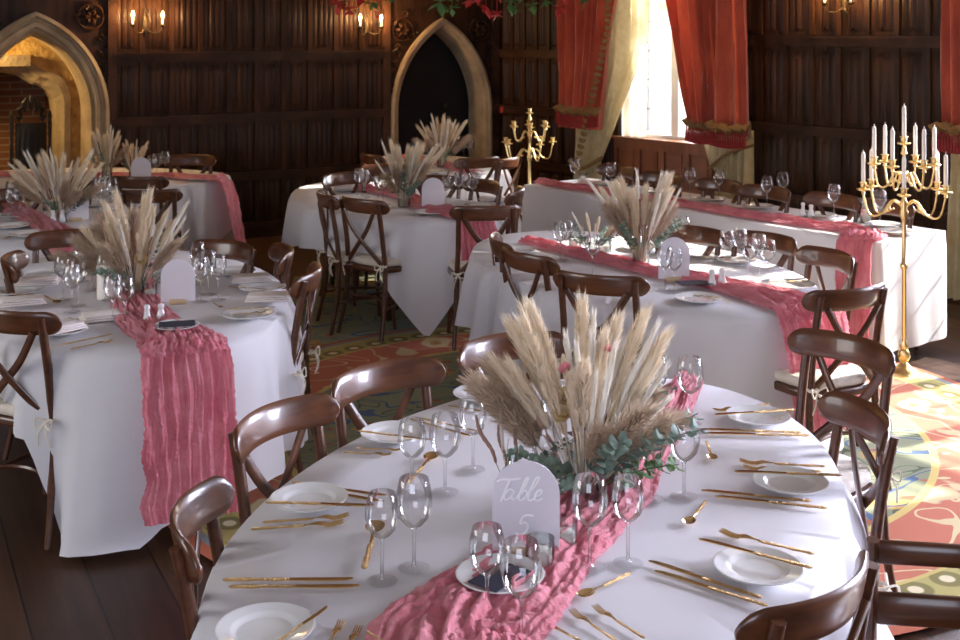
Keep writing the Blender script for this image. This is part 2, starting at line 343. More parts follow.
# left wall -----------------------------------------------------------
sA = ws(441, E1); hA = .575          # dark doorway
sF = ws(35, E1); hF = (ws(-39, E1)-ws(109, E1))/2
LA, RA = sA-hA-.07, sA+hA+.07       # frame edges
LF, RF = sF-hF-.04, sF+hF+.04
zTA, zTF = 2.22, 2.34
mb = MB(); quadbox(mb, E1, N1, -.3, LA, 0, ZT, -.3, -.002); quadbox(mb, E1, N1, RA, LF, 0, ZT, -.3, -.002); quadbox(mb, E1, N1, RF, 12, 0, ZT, -.3, -.002)
quadbox(mb, E1, N1, LA, RA, zTA, ZT, -.3, -.002); quadbox(mb, E1, N1, LF, RF, zTF, ZT, -.3, -.002)
struct(mb.obj('wall_left', M['panel'], smooth=False))
rowsL = [(.15, .56), (.64, 1.115), (1.205, 1.705), (1.795, 2.35), (2.43, 3.0), (3.08, 3.7)]
mb = MB()
for a_, b_ in ((.02, LA), (RA, LF), (RF, 12)):
    linenfold(mb, E1, N1, a_, b_, rowsL, .262)
for a_, b_ in ((LA, RA), (LF, RF)): linenfold(mb, E1, N1, a_, b_, [(2.43, 3.0), (3.08, 3.7)], .262)
struct(mb.obj('trim_1', M['panel'], ang=35))
mb = MB()
for a_, b_ in ((0, LA), (RA, LF), (RF, 12)):
    for z in (.6, 1.16, 1.75): rail(mb, E1, N1, a_, b_, z)
for z in (2.39, 3.04, 3.74): rail(mb, E1, N1, 0, 12, z)
for s_ in (LA, RA, LF, RF): quadbox(mb, E1, N1, s_-.04, s_+.04, 0, 2.35, 0, .05)
struct(mb.obj('trim_2', M['panel_rail'], smooth=False))
mb = MB()
for a_, b_ in ((0, LA), (RA, LF), (RF, 12)): quadbox(mb, E1, N1, a_, b_, 0, .15, 0, .05)
struct(mb.obj('baseboard_left', M['panel_rail'], smooth=False))
def archpts(hw, zs, za, n=18):
    h = za-zs; R = (hw*hw+h*h)/(2*hw); out = []
    am = math.asin(min(1, h/R))
    right = [(hw-R+R*cos(am*i/n), zs+R*sin(am*i/n)) for i in range(n+1)]
    return [(-hw, 0)]+[(-x, z) for x, z in right]+[(x, z) for x, z in right[-2::-1]]+[(hw, 0)]
def spandrel(name, sc, hw, zs, za, s0, s1, zt):
    pts = archpts(hw, zs, za); mb = MB(); m_ = len(pts)
    vs = [wp(sc+x, z, E1, N1, .004) for x, z in pts]+[wp(sc+x, zt, E1, N1, .004) for x, z in pts]
    mb.add(vs, [(j, j+1, m_+j+1, m_+j) for j in range(m_-1)])
    for sgn, se in ((-1, s0), (1, s1)):
        quadbox(mb, E1, N1, min(sc+sgn*hw, se), max(sc+sgn*hw, se), 0, zt, -.25, .004)
    # carved relief: rosette in a ring with trailing leaves in each corner
    for sgn, se in ((-1, s0), (1, s1)):
        cs = se-sgn*.19; cz = zt-.22
        for q in range(26):
            a0 = 2*pi*q/26; p0 = wp(cs+.115*cos(a0), cz+.115*sin(a0), E1, N1, .018); a1 = 2*pi*(q+1)/26; p1 = wp(cs+.115*cos(a1), cz+.115*sin(a1), E1, N1, .018)
            mb.tube([p0, p1], .014, 6)
        for q in range(6):
            a0 = 2*pi*q/6; mb.tube([wp(cs, cz, E1, N1, .02), wp(cs+.045*cos(a0), cz+.045*sin(a0), E1, N1, .04), wp(cs+.085*cos(a0), cz+.085*sin(a0), E1, N1, .012)], [.012, .022, .006], 6)
        for q in range(9):
            zz = cz-.17-.06*q; w_ = .05*(1-q/12); ss = se-sgn*(.075+.0*q)
            if zz > zs-.2: mb.tube([wp(ss, zz, E1, N1, .01), wp(ss-sgn*w_*((q % 2)*2-1), zz+.03, E1, N1, .03), wp(ss-sgn*w_*1.4*((q % 2)*2-1), zz+.05, E1, N1, .008)], [.008, .016, .004], 6)
    rr_ = random.Random(5)
    for sgn, se in ((-1, s0), (1, s1)):
        for q in range(16):
            ss = se-sgn*rr_.uniform(.04, .36); z_ = zt-rr_.uniform(.05, .75); x_ = abs(ss-sc)
            if any(x_ < abs(px_)+.05 and z_ < pz_+.06 for px_, pz_ in pts): continue
            a0 = rr_.uniform(0, 6.28); mb.tube([wp(ss+.045*cos(a0+k*.75)*(1-k*.12), z_+.045*sin(a0+k*.75)*(1-k*.12), E1, N1, .012+.004*k) for k in range(7)], [.006, .010, .012, .012, .010, .009, .012], 6)
    return struct(mb.obj(name, M['panel'], ang=40))
spandrel('trim_3', sA, hA, 1.15, 2.10, LA, RA, zTA)
spandrel('trim_4', sF, hF, 1.25, 2.15, LF, RF, zTF)
def moulding(name, sc, hw, zs, za, prof, m, step=1.15):
    mb = MB(); rows = []
    for r, d in prof:
        rows.append([wp(sc+x, z, E1, N1, d) for x, z in archpts(hw-r, zs, za-r*step, 26)])
    k = len(rows[0]); mb.add([p for q in rows for p in q], [(i*k+j, i*k+j+1, (i+1)*k+j+1, (i+1)*k+j) for i in range(len(rows)-1) for j in range(k-1)])
    return struct(mb.obj(name, m, ang=35))
moulding('door_1', sA, hA+.02, 1.15, 2.13, [(0, 0), (0, .05), (.03, .06), (.05, .045), (.075, .04), (.09, .02), (.1, -.02), (.105, -.1), (.108, -.28)], M['stone'])
moulding('door_2', sF, hF+.01, 1.25, 2.16, [(0, 0), (0, .06), (.03, .07), (.045, .03), (.065, .03), (.08, .055), (.11, .05), (.125, 0), (.14, -.0), (.15, .01), (.165, -.05), (.175, -.09), (.18, -.12), (.182, -.30)], M['stone'])
# dark lobby behind the doorway
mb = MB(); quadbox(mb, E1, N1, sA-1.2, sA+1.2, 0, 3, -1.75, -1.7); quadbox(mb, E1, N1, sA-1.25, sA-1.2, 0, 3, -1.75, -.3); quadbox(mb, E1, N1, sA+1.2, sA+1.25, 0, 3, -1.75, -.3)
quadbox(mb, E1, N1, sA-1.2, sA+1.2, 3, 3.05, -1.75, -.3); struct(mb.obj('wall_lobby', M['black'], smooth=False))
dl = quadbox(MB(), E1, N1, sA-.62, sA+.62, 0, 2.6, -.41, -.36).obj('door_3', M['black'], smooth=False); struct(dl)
MB().lathe([(0, -.03), (.022, -.02), (.03, 0), (.022, .02), (0, .03)], 12, wp(ws(461, E1), 1.18, E1, N1, -.33)).obj('door_handle', M['iron'], dl)
# fireplace alcove -----------------------------------------------------
AO = -1.05
def pl(px, py, off):
    c = C0+N1*off; k = (px-480)/F; s = (k*c.y-c.x)/(E1.x-k*E1.y); return s, CH-(py-HY)/F*(c.y+s*E1.y)
sj, _ = pl(60, 100, AO); zsp = pl(60, 105, AO)[1]; zap = pl(-12, 64, AO)[1]
fc = pl(-30, 70, AO)[0]; fh = fc-sj if fc > sj else sj-fc
sR = pl(95, 100, AO)[0]-.05; sL = fc+fh+1.0
tud = [(-fh, 0), (-fh, zsp)]+[(-fh+.22*(1-cos(t*pi/2))*1.0, zsp+(zap-zsp)*.62*sin(t*pi/2)) for t in (.25, .5, .75, 1)]+[(-fh*.55, zap-.06), (0, zap+.02), (fh*.55, zap-.06)]
tud = tud+[(-x, z) for x, z in tud[5::-1]]
mb = MB(); m_ = len(tud); mb.add([wp(fc+x, z, E1, N1, AO) for x, z in tud]+[wp(fc+x, 3.2, E1, N1, AO) for x, z in tud], [(j, j+1, m_+j+1, m_+j) for j in range(m_-1)])
quadbox(mb, E1, N1, min(sR, fc-fh), fc-fh, 0, 3.2, AO-.3, AO); quadbox(mb, E1, N1, fc+fh, sL, 0, 3.2, AO-.3, AO)
struct(mb.obj('wall_alcove', M['goldstone'], smooth=False))
rows = []; mb = MB()
for r, d in ((-.09, AO), (-.09, AO+.05), (-.03, AO+.06), (-.0, AO+.02), (.03, AO+.0), (.05, AO-.04), (.05, AO-.25)):
    rows.append([wp(fc+x*(1-r/fh), z*(1-(r/1.6 if z > 0 else 0)), E1, N1, d) for x, z in tud])
mb.add([p for q in rows for p in q], [(i*m_+j, i*m_+j+1, (i+1)*m_+j+1, (i+1)*m_+j) for i in range(len(rows)-1) for j in range(m_-1)])
struct(mb.obj('trim_5', M['stone'], smooth=False))
mb = quadbox(MB(), E1, N1, pl(28, 60, AO)[0], sL, pl(10, 66, AO)[1], pl(10, 55, AO)[1], AO, AO+.14); struct(mb.obj('trim_6', M['stone'], smooth=False))
mb = MB(); quadbox(mb, E1, N1, fc-fh-.1, fc+fh+.1, 0, 3.0, AO-.75, AO-.7); quadbox(mb, E1, N1, fc-fh-.12, fc-fh+.02, 0, 3, AO-.75, AO-.24); quadbox(mb, E1, N1, fc+fh-.02, fc+fh+.12, 0, 3, AO-.75, AO-.24)
quadbox(mb, E1, N1, fc-fh-.1, fc+fh+.1, 2.95, 3.05, AO-.75, AO)
mb.uv = lambda c: ((Vector((c.x, c.y))-C0).dot(E1)+(Vector((c.x, c.y))-C0).dot(N1), c.z)
struct(mb.obj('wall_hearth', M['brick'], smooth=False))
mb = MB(); quadbox(mb, E1, N1, sR-.06, sR, 0, 3.2, AO-.3, -.29); quadbox(mb, E1, N1, sL, sL+.06, 0, 3.2, AO-.3, -.29); quadbox(mb, E1, N1, sR-.06, sL+.06, 3.15, 3.2, AO-.3, -.28)
struct(mb.obj('wall_alcove_side', M['goldstone'], smooth=False))
point('alcove_lamp', wp(ws(-45, E1), 1.9, E1, N1, -.62), 58, .08, (1, .66, .26))

# window wall -----------------------------------------------------------
sW0, sW1 = ws(618, E2), ws(712, E2); zS = .96; zH = 3.3
print('window1', sW0, sW1)
mb = MB()
quadbox(mb, E2, N2, -.3, sW0, 0, ZT, -.34, -.002); quadbox(mb, E2, N2, sW1, W2a, 0, ZT, -.34, -.002)
for a_, b_, zs_ in ((sW0, sW1, zS), (W2a, W2b, .95), (W3a, W3b, .95)):
    quadbox(mb, E2, N2, a_, b_, 0, zs_, -.34, -.002); quadbox(mb, E2, N2, a_, b_, zH, ZT, -.34, -.002)
quadbox(mb, E2, N2, W2b, W3a, 0, ZT, -.34, -.002); quadbox(mb, E2, N2, W3b, 16, 0, ZT, -.34, -.002)
struct(mb.obj('wall_right', M['panel'], smooth=False))
mb = MB(); rows2 = [(.15, .56), (.64, 1.13), (1.22, 1.86), (1.96, 2.6), (2.7, 3.3)]
linenfold(mb, E2, N2, .02, sW0-.02, rowsL, .2)
linenfold(mb, E2, N2, sW1+.02, W2a-.02, rows2, .27, folds=3)
linenfold(mb, E2, N2, W2b, W3a, rows2, .27, folds=3); linenfold(mb, E2, N2, W3b, 15, rows2, .27, folds=3)
struct(mb.obj('trim_7', M['panel'], ang=35))
mb = MB()
for z in (.6, 1.16, 1.75, 2.39): rail(mb, E2, N2, 0, sW0-.02, z)
for z in (.6, 1.175, 1.91, 2.65):
    for a_, b_ in ((sW1+.02, W2a), (W2b, W3a), (W3b, 15)): rail(mb, E2, N2, a_, b_, z)
struct(mb.obj('trim_8', M['panel_rail'], smooth=False))
mb = MB()
for k_ in range(4):
    a_ = sW0-.02+(sW1-sW0+.04)*k_/4; b_ = a_+(sW1-sW0+.04)/4
    quadbox(mb, E2, N2, a_, a_+.035, .12, zS, 0, .03); quadbox(mb, E2, N2, b_-.035, b_, .12, zS, 0, .03)
    quadbox(mb, E2, N2, a_+.06, b_-.06, .58, .86, 0, .018); quadbox(mb, E2, N2, a_+.06, b_-.06, .18, .46, 0, .018)
for z in (.14, .52, .915): quadbox(mb, E2, N2, sW0-.02, sW1+.02, z-.04, z+.04, 0, .034)
quadbox(mb, E2, N2, sW0-.05, sW1+.05, zS-.005, zS+.02, -.34, .06)
quadbox(mb, E2, N2, sW0, sW1, 0, zS, -.001, .006)
struct(mb.obj('trim_9', M['wainscot'], smooth=False))
def window(name, a_, b_, z0, z1, nm, ncol):
    mb = MB(); t = .05
    quadbox(mb, E2, N2, a_, a_+t, z0, z1, -.34, -.14); quadbox(mb, E2, N2, b_-t, b_, z0, z1, -.34, -.14)
    quadbox(mb, E2, N2, a_, b_, z1-t, z1, -.34, -.14); quadbox(mb, E2, N2, a_, b_, z0, z0+t, -.34, -.14)
    for i in range(1, nm): s_ = a_+(b_-a_)*i/nm; quadbox(mb, E2, N2, s_-.045, s_+.045, z0, z1, -.32, -.16)
    quadbox(mb, E2, N2, a_, b_, 2.18, 2.26, -.31, -.17)
    fr = struct(mb.obj(name, M['frame'], smooth=False))
    lead = MB(); n_ = nm*ncol
    for i in range(1, n_): s_ = a_+(b_-a_)*i/n_; quadbox(lead, E2, N2, s_-.005, s_+.005, z0, z1, -.25, -.24)
    z = z0+.28
    while z < z1: quadbox(lead, E2, N2, a_, b_, z-.005, z+.005, -.25, -.24); z += .28
    lead.obj('glazing_bar', M['iron'], fr, smooth=False)
    quadbox(MB(), E2, N2, a_+.02, b_-.02, z0+.02, z1-.02, -.236, -.232).obj('pane', M['glass'], fr, smooth=False)
window('window_1', sW0, sW1, zS, zH, 2, 2); window('window_2', W2a, W2b, .95, zH, 4, 2); window('window_3', W3a, W3b, .95, zH, 4, 2)
# walls out of the picture, behind and beside the camera
def plainwall(name, x0, y0, x1, y1, z0=0, z1=ZT):
    d = hypot(x1-x0, y1-y0); struct(MB().box(((x0+x1)/2, (y0+y1)/2, (z0+z1)/2), (d, .2, z1-z0), rz=atan2(y1-y0, x1-x0)).obj(name, M['panel'], smooth=False))
plainwall('wall_side', -6.6, -2.9, -6.6, 1.2); plainwall('wall_side', -6.6, 4.8, -6.6, 9.3); plainwall('wall_side', -6.6, 1.2, -6.6, 4.8, 0, 1.2); plainwall('wall_side', -6.6, 1.2, -6.6, 4.8, 3.4, ZT); plainwall('wall_east', 9.9, -2.9, 9.9, 1.6)
plainwall('wall_rear', -6.6, -2.8, -3.1, -2.8); plainwall('wall_rear', .7, -2.8, 9.9, -2.8); plainwall('wall_rear', -3.1, -2.8, .7, -2.8, 0, 1.2); plainwall('wall_rear', -3.1, -2.8, .7, -2.8, 3.4, ZT)

# carpets ----------------------------------------------------------------
r1 = MB().bbox((0, 0, .006), (3.5, 4.8, .012), .004).obj('green_carpet', M['rug'], loc=(.42, 7.4, .001)); r1.rotation_euler[2] = radians(4)
tag(r1, 'large sage green floral carpet under the tables in the middle of the hall', 'carpet')
r2 = MB().lathe([(0, 0), (2.2, 0), (2.21, .006), (2.2, .012), (0, .012)], 96).obj('round_carpet', M['roundrug'], loc=(.6, 6.0, .014))
tag(r2, 'round medallion carpet with a red and gold flower border in the sunlight at right', 'carpet')

# ------------------------------------------------------------------ wall sconces
def sconce(px, py, e, n, label, sp):
    s, z = ws(px, e), wz(px, py, e); rz = atan2(n.y, n.x)-pi/2 if False else atan2(n.y, n.x)
    root = tag(empty('wall_sconce', wp(s, z, e, n, .03), rz), label, 'wall light', 'wall candle sconces')   # local x out of the wall
    b = MB().tube([(.0, 0, -.12), (.008, 0, 0), (.0, 0, .14)], [.012, .028, .01], 10)
    for k in range(5): a0 = pi*k/4; b.tube([(.01, 0, .02), (.03, .05*cos(a0), .02+.06*sin(a0)), (.02, .03*cos(a0+.8), .03+.09*sin(a0+.8)+.01)], [.006, .007, .004], 6)
    b.tube(spl([(.02, -.03, -.1), (.04, 0, -.06), (.02, .03, -.1)], 10), .005, 6); b.obj('back_plate', M['iron'], root)
    for sg in (-1, 1):
        MB().tube(spl([(.01, 0, -.03), (.06, sg*sp*.35, -.08), (.10, sg*sp*.8, -.075), (.11, sg*sp, -.03)], 16), .006, 8).lathe([(.008, -.03), (.028, -.015), (.03, -.008), (.012, -.005), (.012, 0)], 12, (.11, sg*sp, 0)).obj('arm', M['iron'], root)
        c = MB().lathe([(.009, 0), (.009, .055), (0, .055)], 10, (.11, sg*sp, 0)).obj('candle_tube', M['wax'], root)
        MB().lathe([(.004, .055), (.013, .07), (.014, .082), (.008, .105), (0, .122)], 10, (.11, sg*sp, 0)).obj('bulb', M['bulb'], root)
        q = root.matrix_world; lp = Matrix.Translation(root.location) @ Matrix.Rotation(rz, 4, 'Z') @ Vector((.13, sg*sp, .09))
        point('sconce_light', lp, 16, .02, (1, .56, .22))
sconce(144, 24, E1, N1, 'two armed wrought iron wall sconce beside the fireplace arch', .135)
sconce(365, 26, E1, N1, 'two armed wrought iron wall sconce left of the dark doorway', .115)
sconce(848, 2, E2, N2, 'two armed iron wall sconce between the window and the tall candelabra', .12)

# ------------------------------------------------------------------ curtains
def pleat(e, n, L, R, z0, z1, nf, amp, off, nz=24, seed=0, sharp=1.0):
    nu = nf*8
    def fn(i, j):
        z = z1+(z0-z1)*i; a, b = L(z), R(z); s = a+(b-a)*j; q = noise.noise(Vector((j*3+seed, z*.5, seed)))
        w_ = sin(2*pi*nf*(j+q*.05)+q*2); d = amp*(abs(w_)**sharp*(1 if w_ > 0 else -1))+amp*.5*noise.noise(Vector((j*9, z*1.3, seed+5)))
        return wp(s, z, e, n, off+d)
    return MB().grid(fn, nz, nu)
def zz(px, py): return wz(px, py, E2)
def sx(px, off=.15):
    c = C0+N2*off; k = (px-480)/F; return (k*c.y-c.x)/(E2.x-k*E2.y)
def lerp(a, b, t): return a+(b-a)*max(0, min(1, t))
def trimband(root, a, b, z, off, h=.05, fl=.10, seed=0):
    mb = MB(); n_ = int(abs(b-a)/.04)+2
    for k in range(n_):
        s = a+(b-a)*k/(n_-1); dz = .012*sin(k*1.7+seed)-.02*sin(pi*k/(n_-1)); mb.tube([wp(s-.012, z+dz-.03, E2, N2, off+.07), wp(s+.01, z+dz, E2, N2, off+.12), wp(s+.02, z+dz+.03, E2, N2, off+.07)], [.018, .034, .016], 6)
    mb.obj('braid_trim', M['fringe'], root)
    mb = MB()
    m2_ = int(n_*1.5)
    for k in range(m2_):
        s = a+(b-a)*k/(m2_-1); dz = -.02*sin(pi*k/(m2_-1)); mb.tube([wp(s, z+dz-.02, E2, N2, off+.09), wp(s+.004, z+dz-.03-fl*.5, E2, N2, off+.10), wp(s, z+dz-.02-fl, E2, N2, off+.095)], [.007, .010, .013], 6)
    mb.obj('tassel_fringe', M['tassel'], root)
def curtain_left():
    root = tag(empty('window_curtain', wp(sx(590), 0, E2, N2, .15)), 'red velvet curtain on the left of the window with gold braid and tied gold lining', 'curtain', 'red and gold window curtains')
    o = -root.location; zb = zz(590, 127); zt = 3.6
    a0, a1 = sx(565), sx(567); 
    m1 = pleat(E2, N2, lambda z: a0, lambda z: lerp(sx(603), sx(618), (z-zb)/1.3), zb, zt, 6, .07, .20, seed=1)
    parts = [('red_drape', m1, M['red'])]
    zk = zz(585, 158)
    m2 = pleat(E2, N2, lambda z: lerp(sx(582), sx(606), (z-zk)/.9), lambda z: lerp(sx(598), sx(646), (z-zk)/1.15), zk, zt, 4, .022, .11, seed=2)
    m3 = pleat(E2, N2, lambda z: lerp(sx(567), sx(572), (z)/.9), lambda z: lerp(sx(606), sx(596), z/.8), .03, zz(585, 120), 5, .025, .10, seed=3)
    parts += [('gold_lining', m2, M['lining']), ('gold_tail', m3, M['lining'])]
    for nm, mb_, mt_ in parts:
        ob = mb_.obj(nm, mt_, root, loc=o, solid=0)
    class R_: pass
    def tb(*a, **k):
        n0 = len(root.children); trimband(root, *a, **k)
    trimband(root, sx(565), sx(606), zz(588, 108), .17, fl=.13)
    mb = MB()   # braid running down the leading edge, and the tie
    for k in range(46):
        z = zk+(zt-zk)*k/45; s = lerp(sx(586), sx(616), (z-zk)/1.25)+.0; mb.tube([wp(s-.02, z, E2, N2, .24), wp(s, z+.02, E2, N2, .28), wp(s+.02, z+.01, E2, N2, .24)], [.016, .028, .016], 6)
    mb.obj('edge_braid', M['fringe'], root)
    MB().tube(spl([wp(sx(570), zk-.02, E2, N2, .16), wp(sx(584), zk-.08, E2, N2, .2), wp(sx(600), zk+.04, E2, N2, .12)], 14), .02, 8).obj('tie_back', M['fringe'], root)
    for ch in root.children:
        if ch.location.length < 1e-6: ch.location = o
    return root
def curtain_mid():
    root = tag(empty('window_curtain', wp(sx(720), 0, E2, N2, .15)), 'red velvet curtain on the right of the window drawn across a gold lining', 'curtain', 'red and gold window curtains')
    o = -root.location; zt = 3.6; zb = zz(730, 130)
    m1 = pleat(E2, N2, lambda z: lerp(sx(700), sx(672), (z-zb)/1.35), lambda z: sx(726), zb, zt, 5, .09, .23, seed=7)
    m1b = pleat(E2, N2, lambda z: sx(724), lambda z: lerp(sx(759), sx(756), (z-zb)), zb-.02, zt, 2, .04, .27, seed=9)
    zk = zz(716, 166)
    m2 = pleat(E2, N2, lambda z: lerp(sx(712), sx(700), (z-zk)/.35), lambda z: lerp(sx(720), sx(752), (z-zk)/.3), zk, zb+.1, 5, .02, .16, seed=4)
    m3 = pleat(E2, N2, lambda z: sx(714), lambda z: sx(750), .03, zb+.02, 6, .045, .12, seed=5)
    m4 = pleat(E2, N2, lambda z: lerp(sx(694), sx(668), (z-zb)/1.3), lambda z: lerp(sx(702), sx(676), (z-zb)/1.3), zb+.05, zt, 1, .01, .14, seed=6)
    for nm, mb_, mt_ in (('red_drape', m1, M['red']), ('red_drape', m1b, M['red']), ('gold_lining', m2, M['lining']), ('gold_tail', m3, M['lining']), ('gold_edge', m4, M['lining'])): mb_.obj(nm, mt_, root)
    trimband(root, sx(697), sx(726), zz(712, 121), .20, fl=.14, seed=1); trimband(root, sx(725), sx(761), zz(742, 124), .27, fl=.14, seed=2)
    MB().tube(spl([wp(sx(712), zk, E2, N2, .2), wp(sx(730), zk+.14, E2, N2, .2), wp(sx(754), zz(752, 143), E2, N2, .16)], 14), .012, 8).obj('edge_braid', M['fringe'], root)
    for ch in root.children: ch.location = o
def curtain_right():
    root = tag(empty('window_curtain', wp(sx(958), 0, E2, N2, .15)), 'red velvet curtain at the right edge beyond the long top table, gold lining below', 'curtain', 'red and gold window curtains')
    o = -root.location; zb = zz(955, 134)
    m1 = pleat(E2, N2, lambda z: sx(944), lambda z: sx(985), zb, 3.6, 4, .045, .18, seed=11)
    m3 = pleat(E2, N2, lambda z: lerp(sx(943), sx(950), z), lambda z: sx(985), .03, zb+.1, 5, .035, .11, seed=12)
    m1.obj('red_drape', M['red'], root); m3.obj('gold_lining', M['lining'], root)
    trimband(root, sx(942), sx(985), zz(953, 124), .18, fl=.15, seed=4)
    for ch in root.children: ch.location = o
curtain_left(); curtain_mid(); curtain_right()
nb = pleat(E2, N2, lambda z: sx(620, -.05)+.03*(1-z/2.5), lambda z: sx(647, -.05), zz(640, 138), 3.5, 3, .03, -.06, seed=21)
tag(nb.obj('brocade_curtain', M['net']), 'cream patterned brocade curtain hanging inside the bright window', 'curtain')

# ================================================================== PROTOTYPES
def T(x=0, y=0, z=0): return Matrix.Translation((x, y, z))
def RZ(a): return Matrix.Rotation(a, 4, 'Z')
# crossback chair, sitter looks along +y
def seat_outline(k=1.0, n=28):
    out = []
    for i in range(n):
        a = 2*pi*i/n; c, s_ = cos(a), sin(a); x = abs(c)**.55*(1 if c > 0 else -1); y = abs(s_)**.55*(1 if s_ > 0 else -1)
        out.append((x*(.205+.02*y)*k, y*.205*k))
    return out
def chair_proto():
    W, B = M['chair'], M['chair_back']
    seat = MB().prism(seat_outline(), .425, .462, .008).mesh('seat', W)
    cush = MB().prism(seat_outline(.97, 36), .463, .508, .016); cush = cush.mesh('seat_cushion', M['cushion'], ang=70)
    legs = []
    for sg in (-1, 1):
        mb = MB().tube(spl([(sg*.205, -.245, 0), (sg*.186, -.20, .22), (sg*.178, -.185, .44), (sg*.172, -.198, .62), (sg*.172, -.228, .80), (sg*.172, -.246, .882)], 16), [.0135]*3+[.017]*6+[.0165]*8, 8); legs.append(('back_leg', mb.mesh('back_leg', W), None))
        mb = MB().tube([(sg*.195, .19, 0), (sg*.182, .172, .25), (sg*.178, .165, .43)], [.0125, .0155, .019], 8); legs.append(('front_leg', mb.mesh('front_leg', W), None))
    # curved top rail with rounded ends, wrapping forward
    mb = MB(); nx = 30; hw = .224; sec = 10
    rows = []
    for i in range(nx+1):
        tt = sin(pi/2*(-1+2*i/nx)); x = hw*tt
        y = -.272+.085*abs(tt)**2; e = 1-abs(tt); hh = .048*(max(0, 1-(1-min(1, e/.22))**2)**.5 if e < .22 else 1); hh = max(hh, .006); zc = .858-.004*tt*tt
        dy = Vector((1, .085*2*tt/hw, 0)).normalized(); nrm = Vector((-dy.y, dy.x, 0)); th = .0105*(1 if e > .06 else .7)
        for j in range(sec):
            q = 2*pi*j/sec; cz = cos(q); cy = sin(q); zz_ = hh*(abs(cz)**.6)*(1 if cz > 0 else -1); yy = th*(abs(cy)**.6)*(1 if cy > 0 else -1)
            rows.append(Vector((x, y, zc))+nrm*(yy+(-.10*zz_*0))+Vector((0, -zz_*.22, zz_)))
    mb.add(rows, [(i*sec+j, (i+1)*sec+j, (i+1)*sec+(j+1) % sec, i*sec+(j+1) % sec) for i in range(nx) for j in range(sec)]+[tuple(range(sec)), tuple(range((nx+1)*sec-1, nx*sec-1, -1))])
    top = mb.mesh('top_rail', B, ang=60)
    slats = []
    for sg in (-1, 1):
        mb = MB().tube(spl([(sg*.140, -.252, .822), (sg*.06, -.242+.006*sg, .70), (-sg*.05, -.222+.006*sg, .59), (-sg*.165, -.192, .475)], 12), .0175, 8, sx=.38, up=(0, 1, 0)); slats.append(('cross_slat', mb.mesh('cross_slat', W), None))
    st = []
    for sg in (-1, 1): st.append(('side_stretcher', MB().tube(spl([(sg*.19, -.205, .20), (sg*.165, 0, .215), (sg*.184, .175, .20)], 8), .009, 6).mesh('side_stretcher', W), None))
    st.append(('front_stretcher', MB().tube(spl([(-.186, .178, .25), (0, .12, .25), (.186, .178, .25)], 10), .009, 6).mesh('front_stretcher', W), None))
    st.append(('back_stretcher', MB().tube(spl([(-.188, -.203, .25), (0, -.14, .25), (.188, -.203, .25)], 10), .009, 6).mesh('back_stretcher', W), None))
    ties = []
    for sg in (-1, 1):
        mb = MB(); c = Vector((sg*.178, -.205, .475))
        for k in range(2): mb.tube([c+Vector((.022*cos(a), .022*sin(a), .006*k)) for a in [i*pi/4 for i in range(9)]], .004, 5)
        for a0, ln in ((-.8, .05), (.9, .055)): mb.tube(spl([c+Vector((0, -.02, 0)), c+Vector((ln*sin(a0), -.035, .02)), c+Vector((ln*.8*sin(a0), -.04, -.02)), c+Vector((0, -.024, -.004))], 8), .0035, 5)
        for a0 in (-.3, .35): mb.tube(spl([c+Vector((0, -.024, 0)), c+Vector((.06*sin(a0), -.04, -.04)), c+Vector((.09*sin(a0), -.03, -.09))], 6), .0035, 5)
        ties.append(('cushion_tie', mb.mesh('cushion_tie', M['tie']), None))
    return Proto('crossback_chair', [('seat', seat, None), ('seat_cushion', cush, None), ('top_rail', top, None)]+legs+slats+st+ties)
CHAIR = chair_proto()

# glassware -----------------------------------------------------------
def glass_proto(name, h, bw, fr, deep):
    g = M['glass']; sh = h-deep
    bowl = MB().lathe([(0, sh), (bw*.45, sh+.008), (bw*.8, sh+deep*.22), (bw, sh+deep*.48), (bw*.95, sh+deep*.75), (bw*.80, h), (bw*.785, h+.001)], 22).mesh('bowl', g)
    stem = MB().lathe([(.010, .004), (.0045, .012), (.0036, sh*.5), (.0045, sh-.006), (.009, sh+.003)], 10).mesh('stem', g)
    foot = MB().lathe([(0, .0), (fr, .001), (fr, .0025)][1:]+[(fr*.5, .0035), (.004, .007)], 22).mesh('foot', g)
    return Proto(name, [('bowl', bowl, None), ('stem', stem, None), ('foot', foot, None)])
GLASS = glass_proto('wine_glass', .205, .040, .036, .105); GLASSW = glass_proto('water_goblet', .215, .044, .038, .118)
def joined(proto):
    "small far copies: one mesh"
    v = []; f = []
    for q in proto.parts:
        n = len(v); v += [tuple(x.co) for x in q[1].vertices]; f += [tuple(i+n for i in p.vertices) for p in q[1].polygons]
    mb = MB(); mb.v = v; mb.f = f; return Proto(proto.name, [(None, mb.mesh(proto.name, proto.parts[0][1].materials[0]))])
GLASSF = joined(GLASS)
# cutlery, along +x, handle at -x end, length 1 = .22 m ------------------------------
def handle(L0, L1, fat=.0052):
    return MB().tube([(L0, 0, .004), (L0+.006, 0, .004), (L0+.02, 0, .004), (L0+.04, 0, .004), ((L0+L1)/2, 0, .004), (L1-.012, 0, .004), (L1, 0, .004)], [.002, fat, fat*.85, fat*1.05, fat*.7, fat*.95, .003], 8, sx=.55, up=(0, 0, 1)).mesh('handle', M['goldorn'])
def bladeM(pts, th, z=.003):
    return MB().prism(pts, z, z+th, 0).mesh('blade', M['gold'], smooth=False)
KNIFE = Proto('table_knife', [('blade', bladeM([(0, -.004), (.03, -.006), (.075, -.0075), (.10, -.006), (.112, -.001), (.113, .003), (.11, .004), (0, .004)], .002), None), ('handle', handle(-.11, .004), None)])
fk = MB()
fk.tube(spl([(0, 0, .005), (.03, 0, .007), (.045, 0, .004)], 6), [.003, .0035, .006, .009, .010, .0105, .011], 8, sx=.3, up=(0, 0, 1))
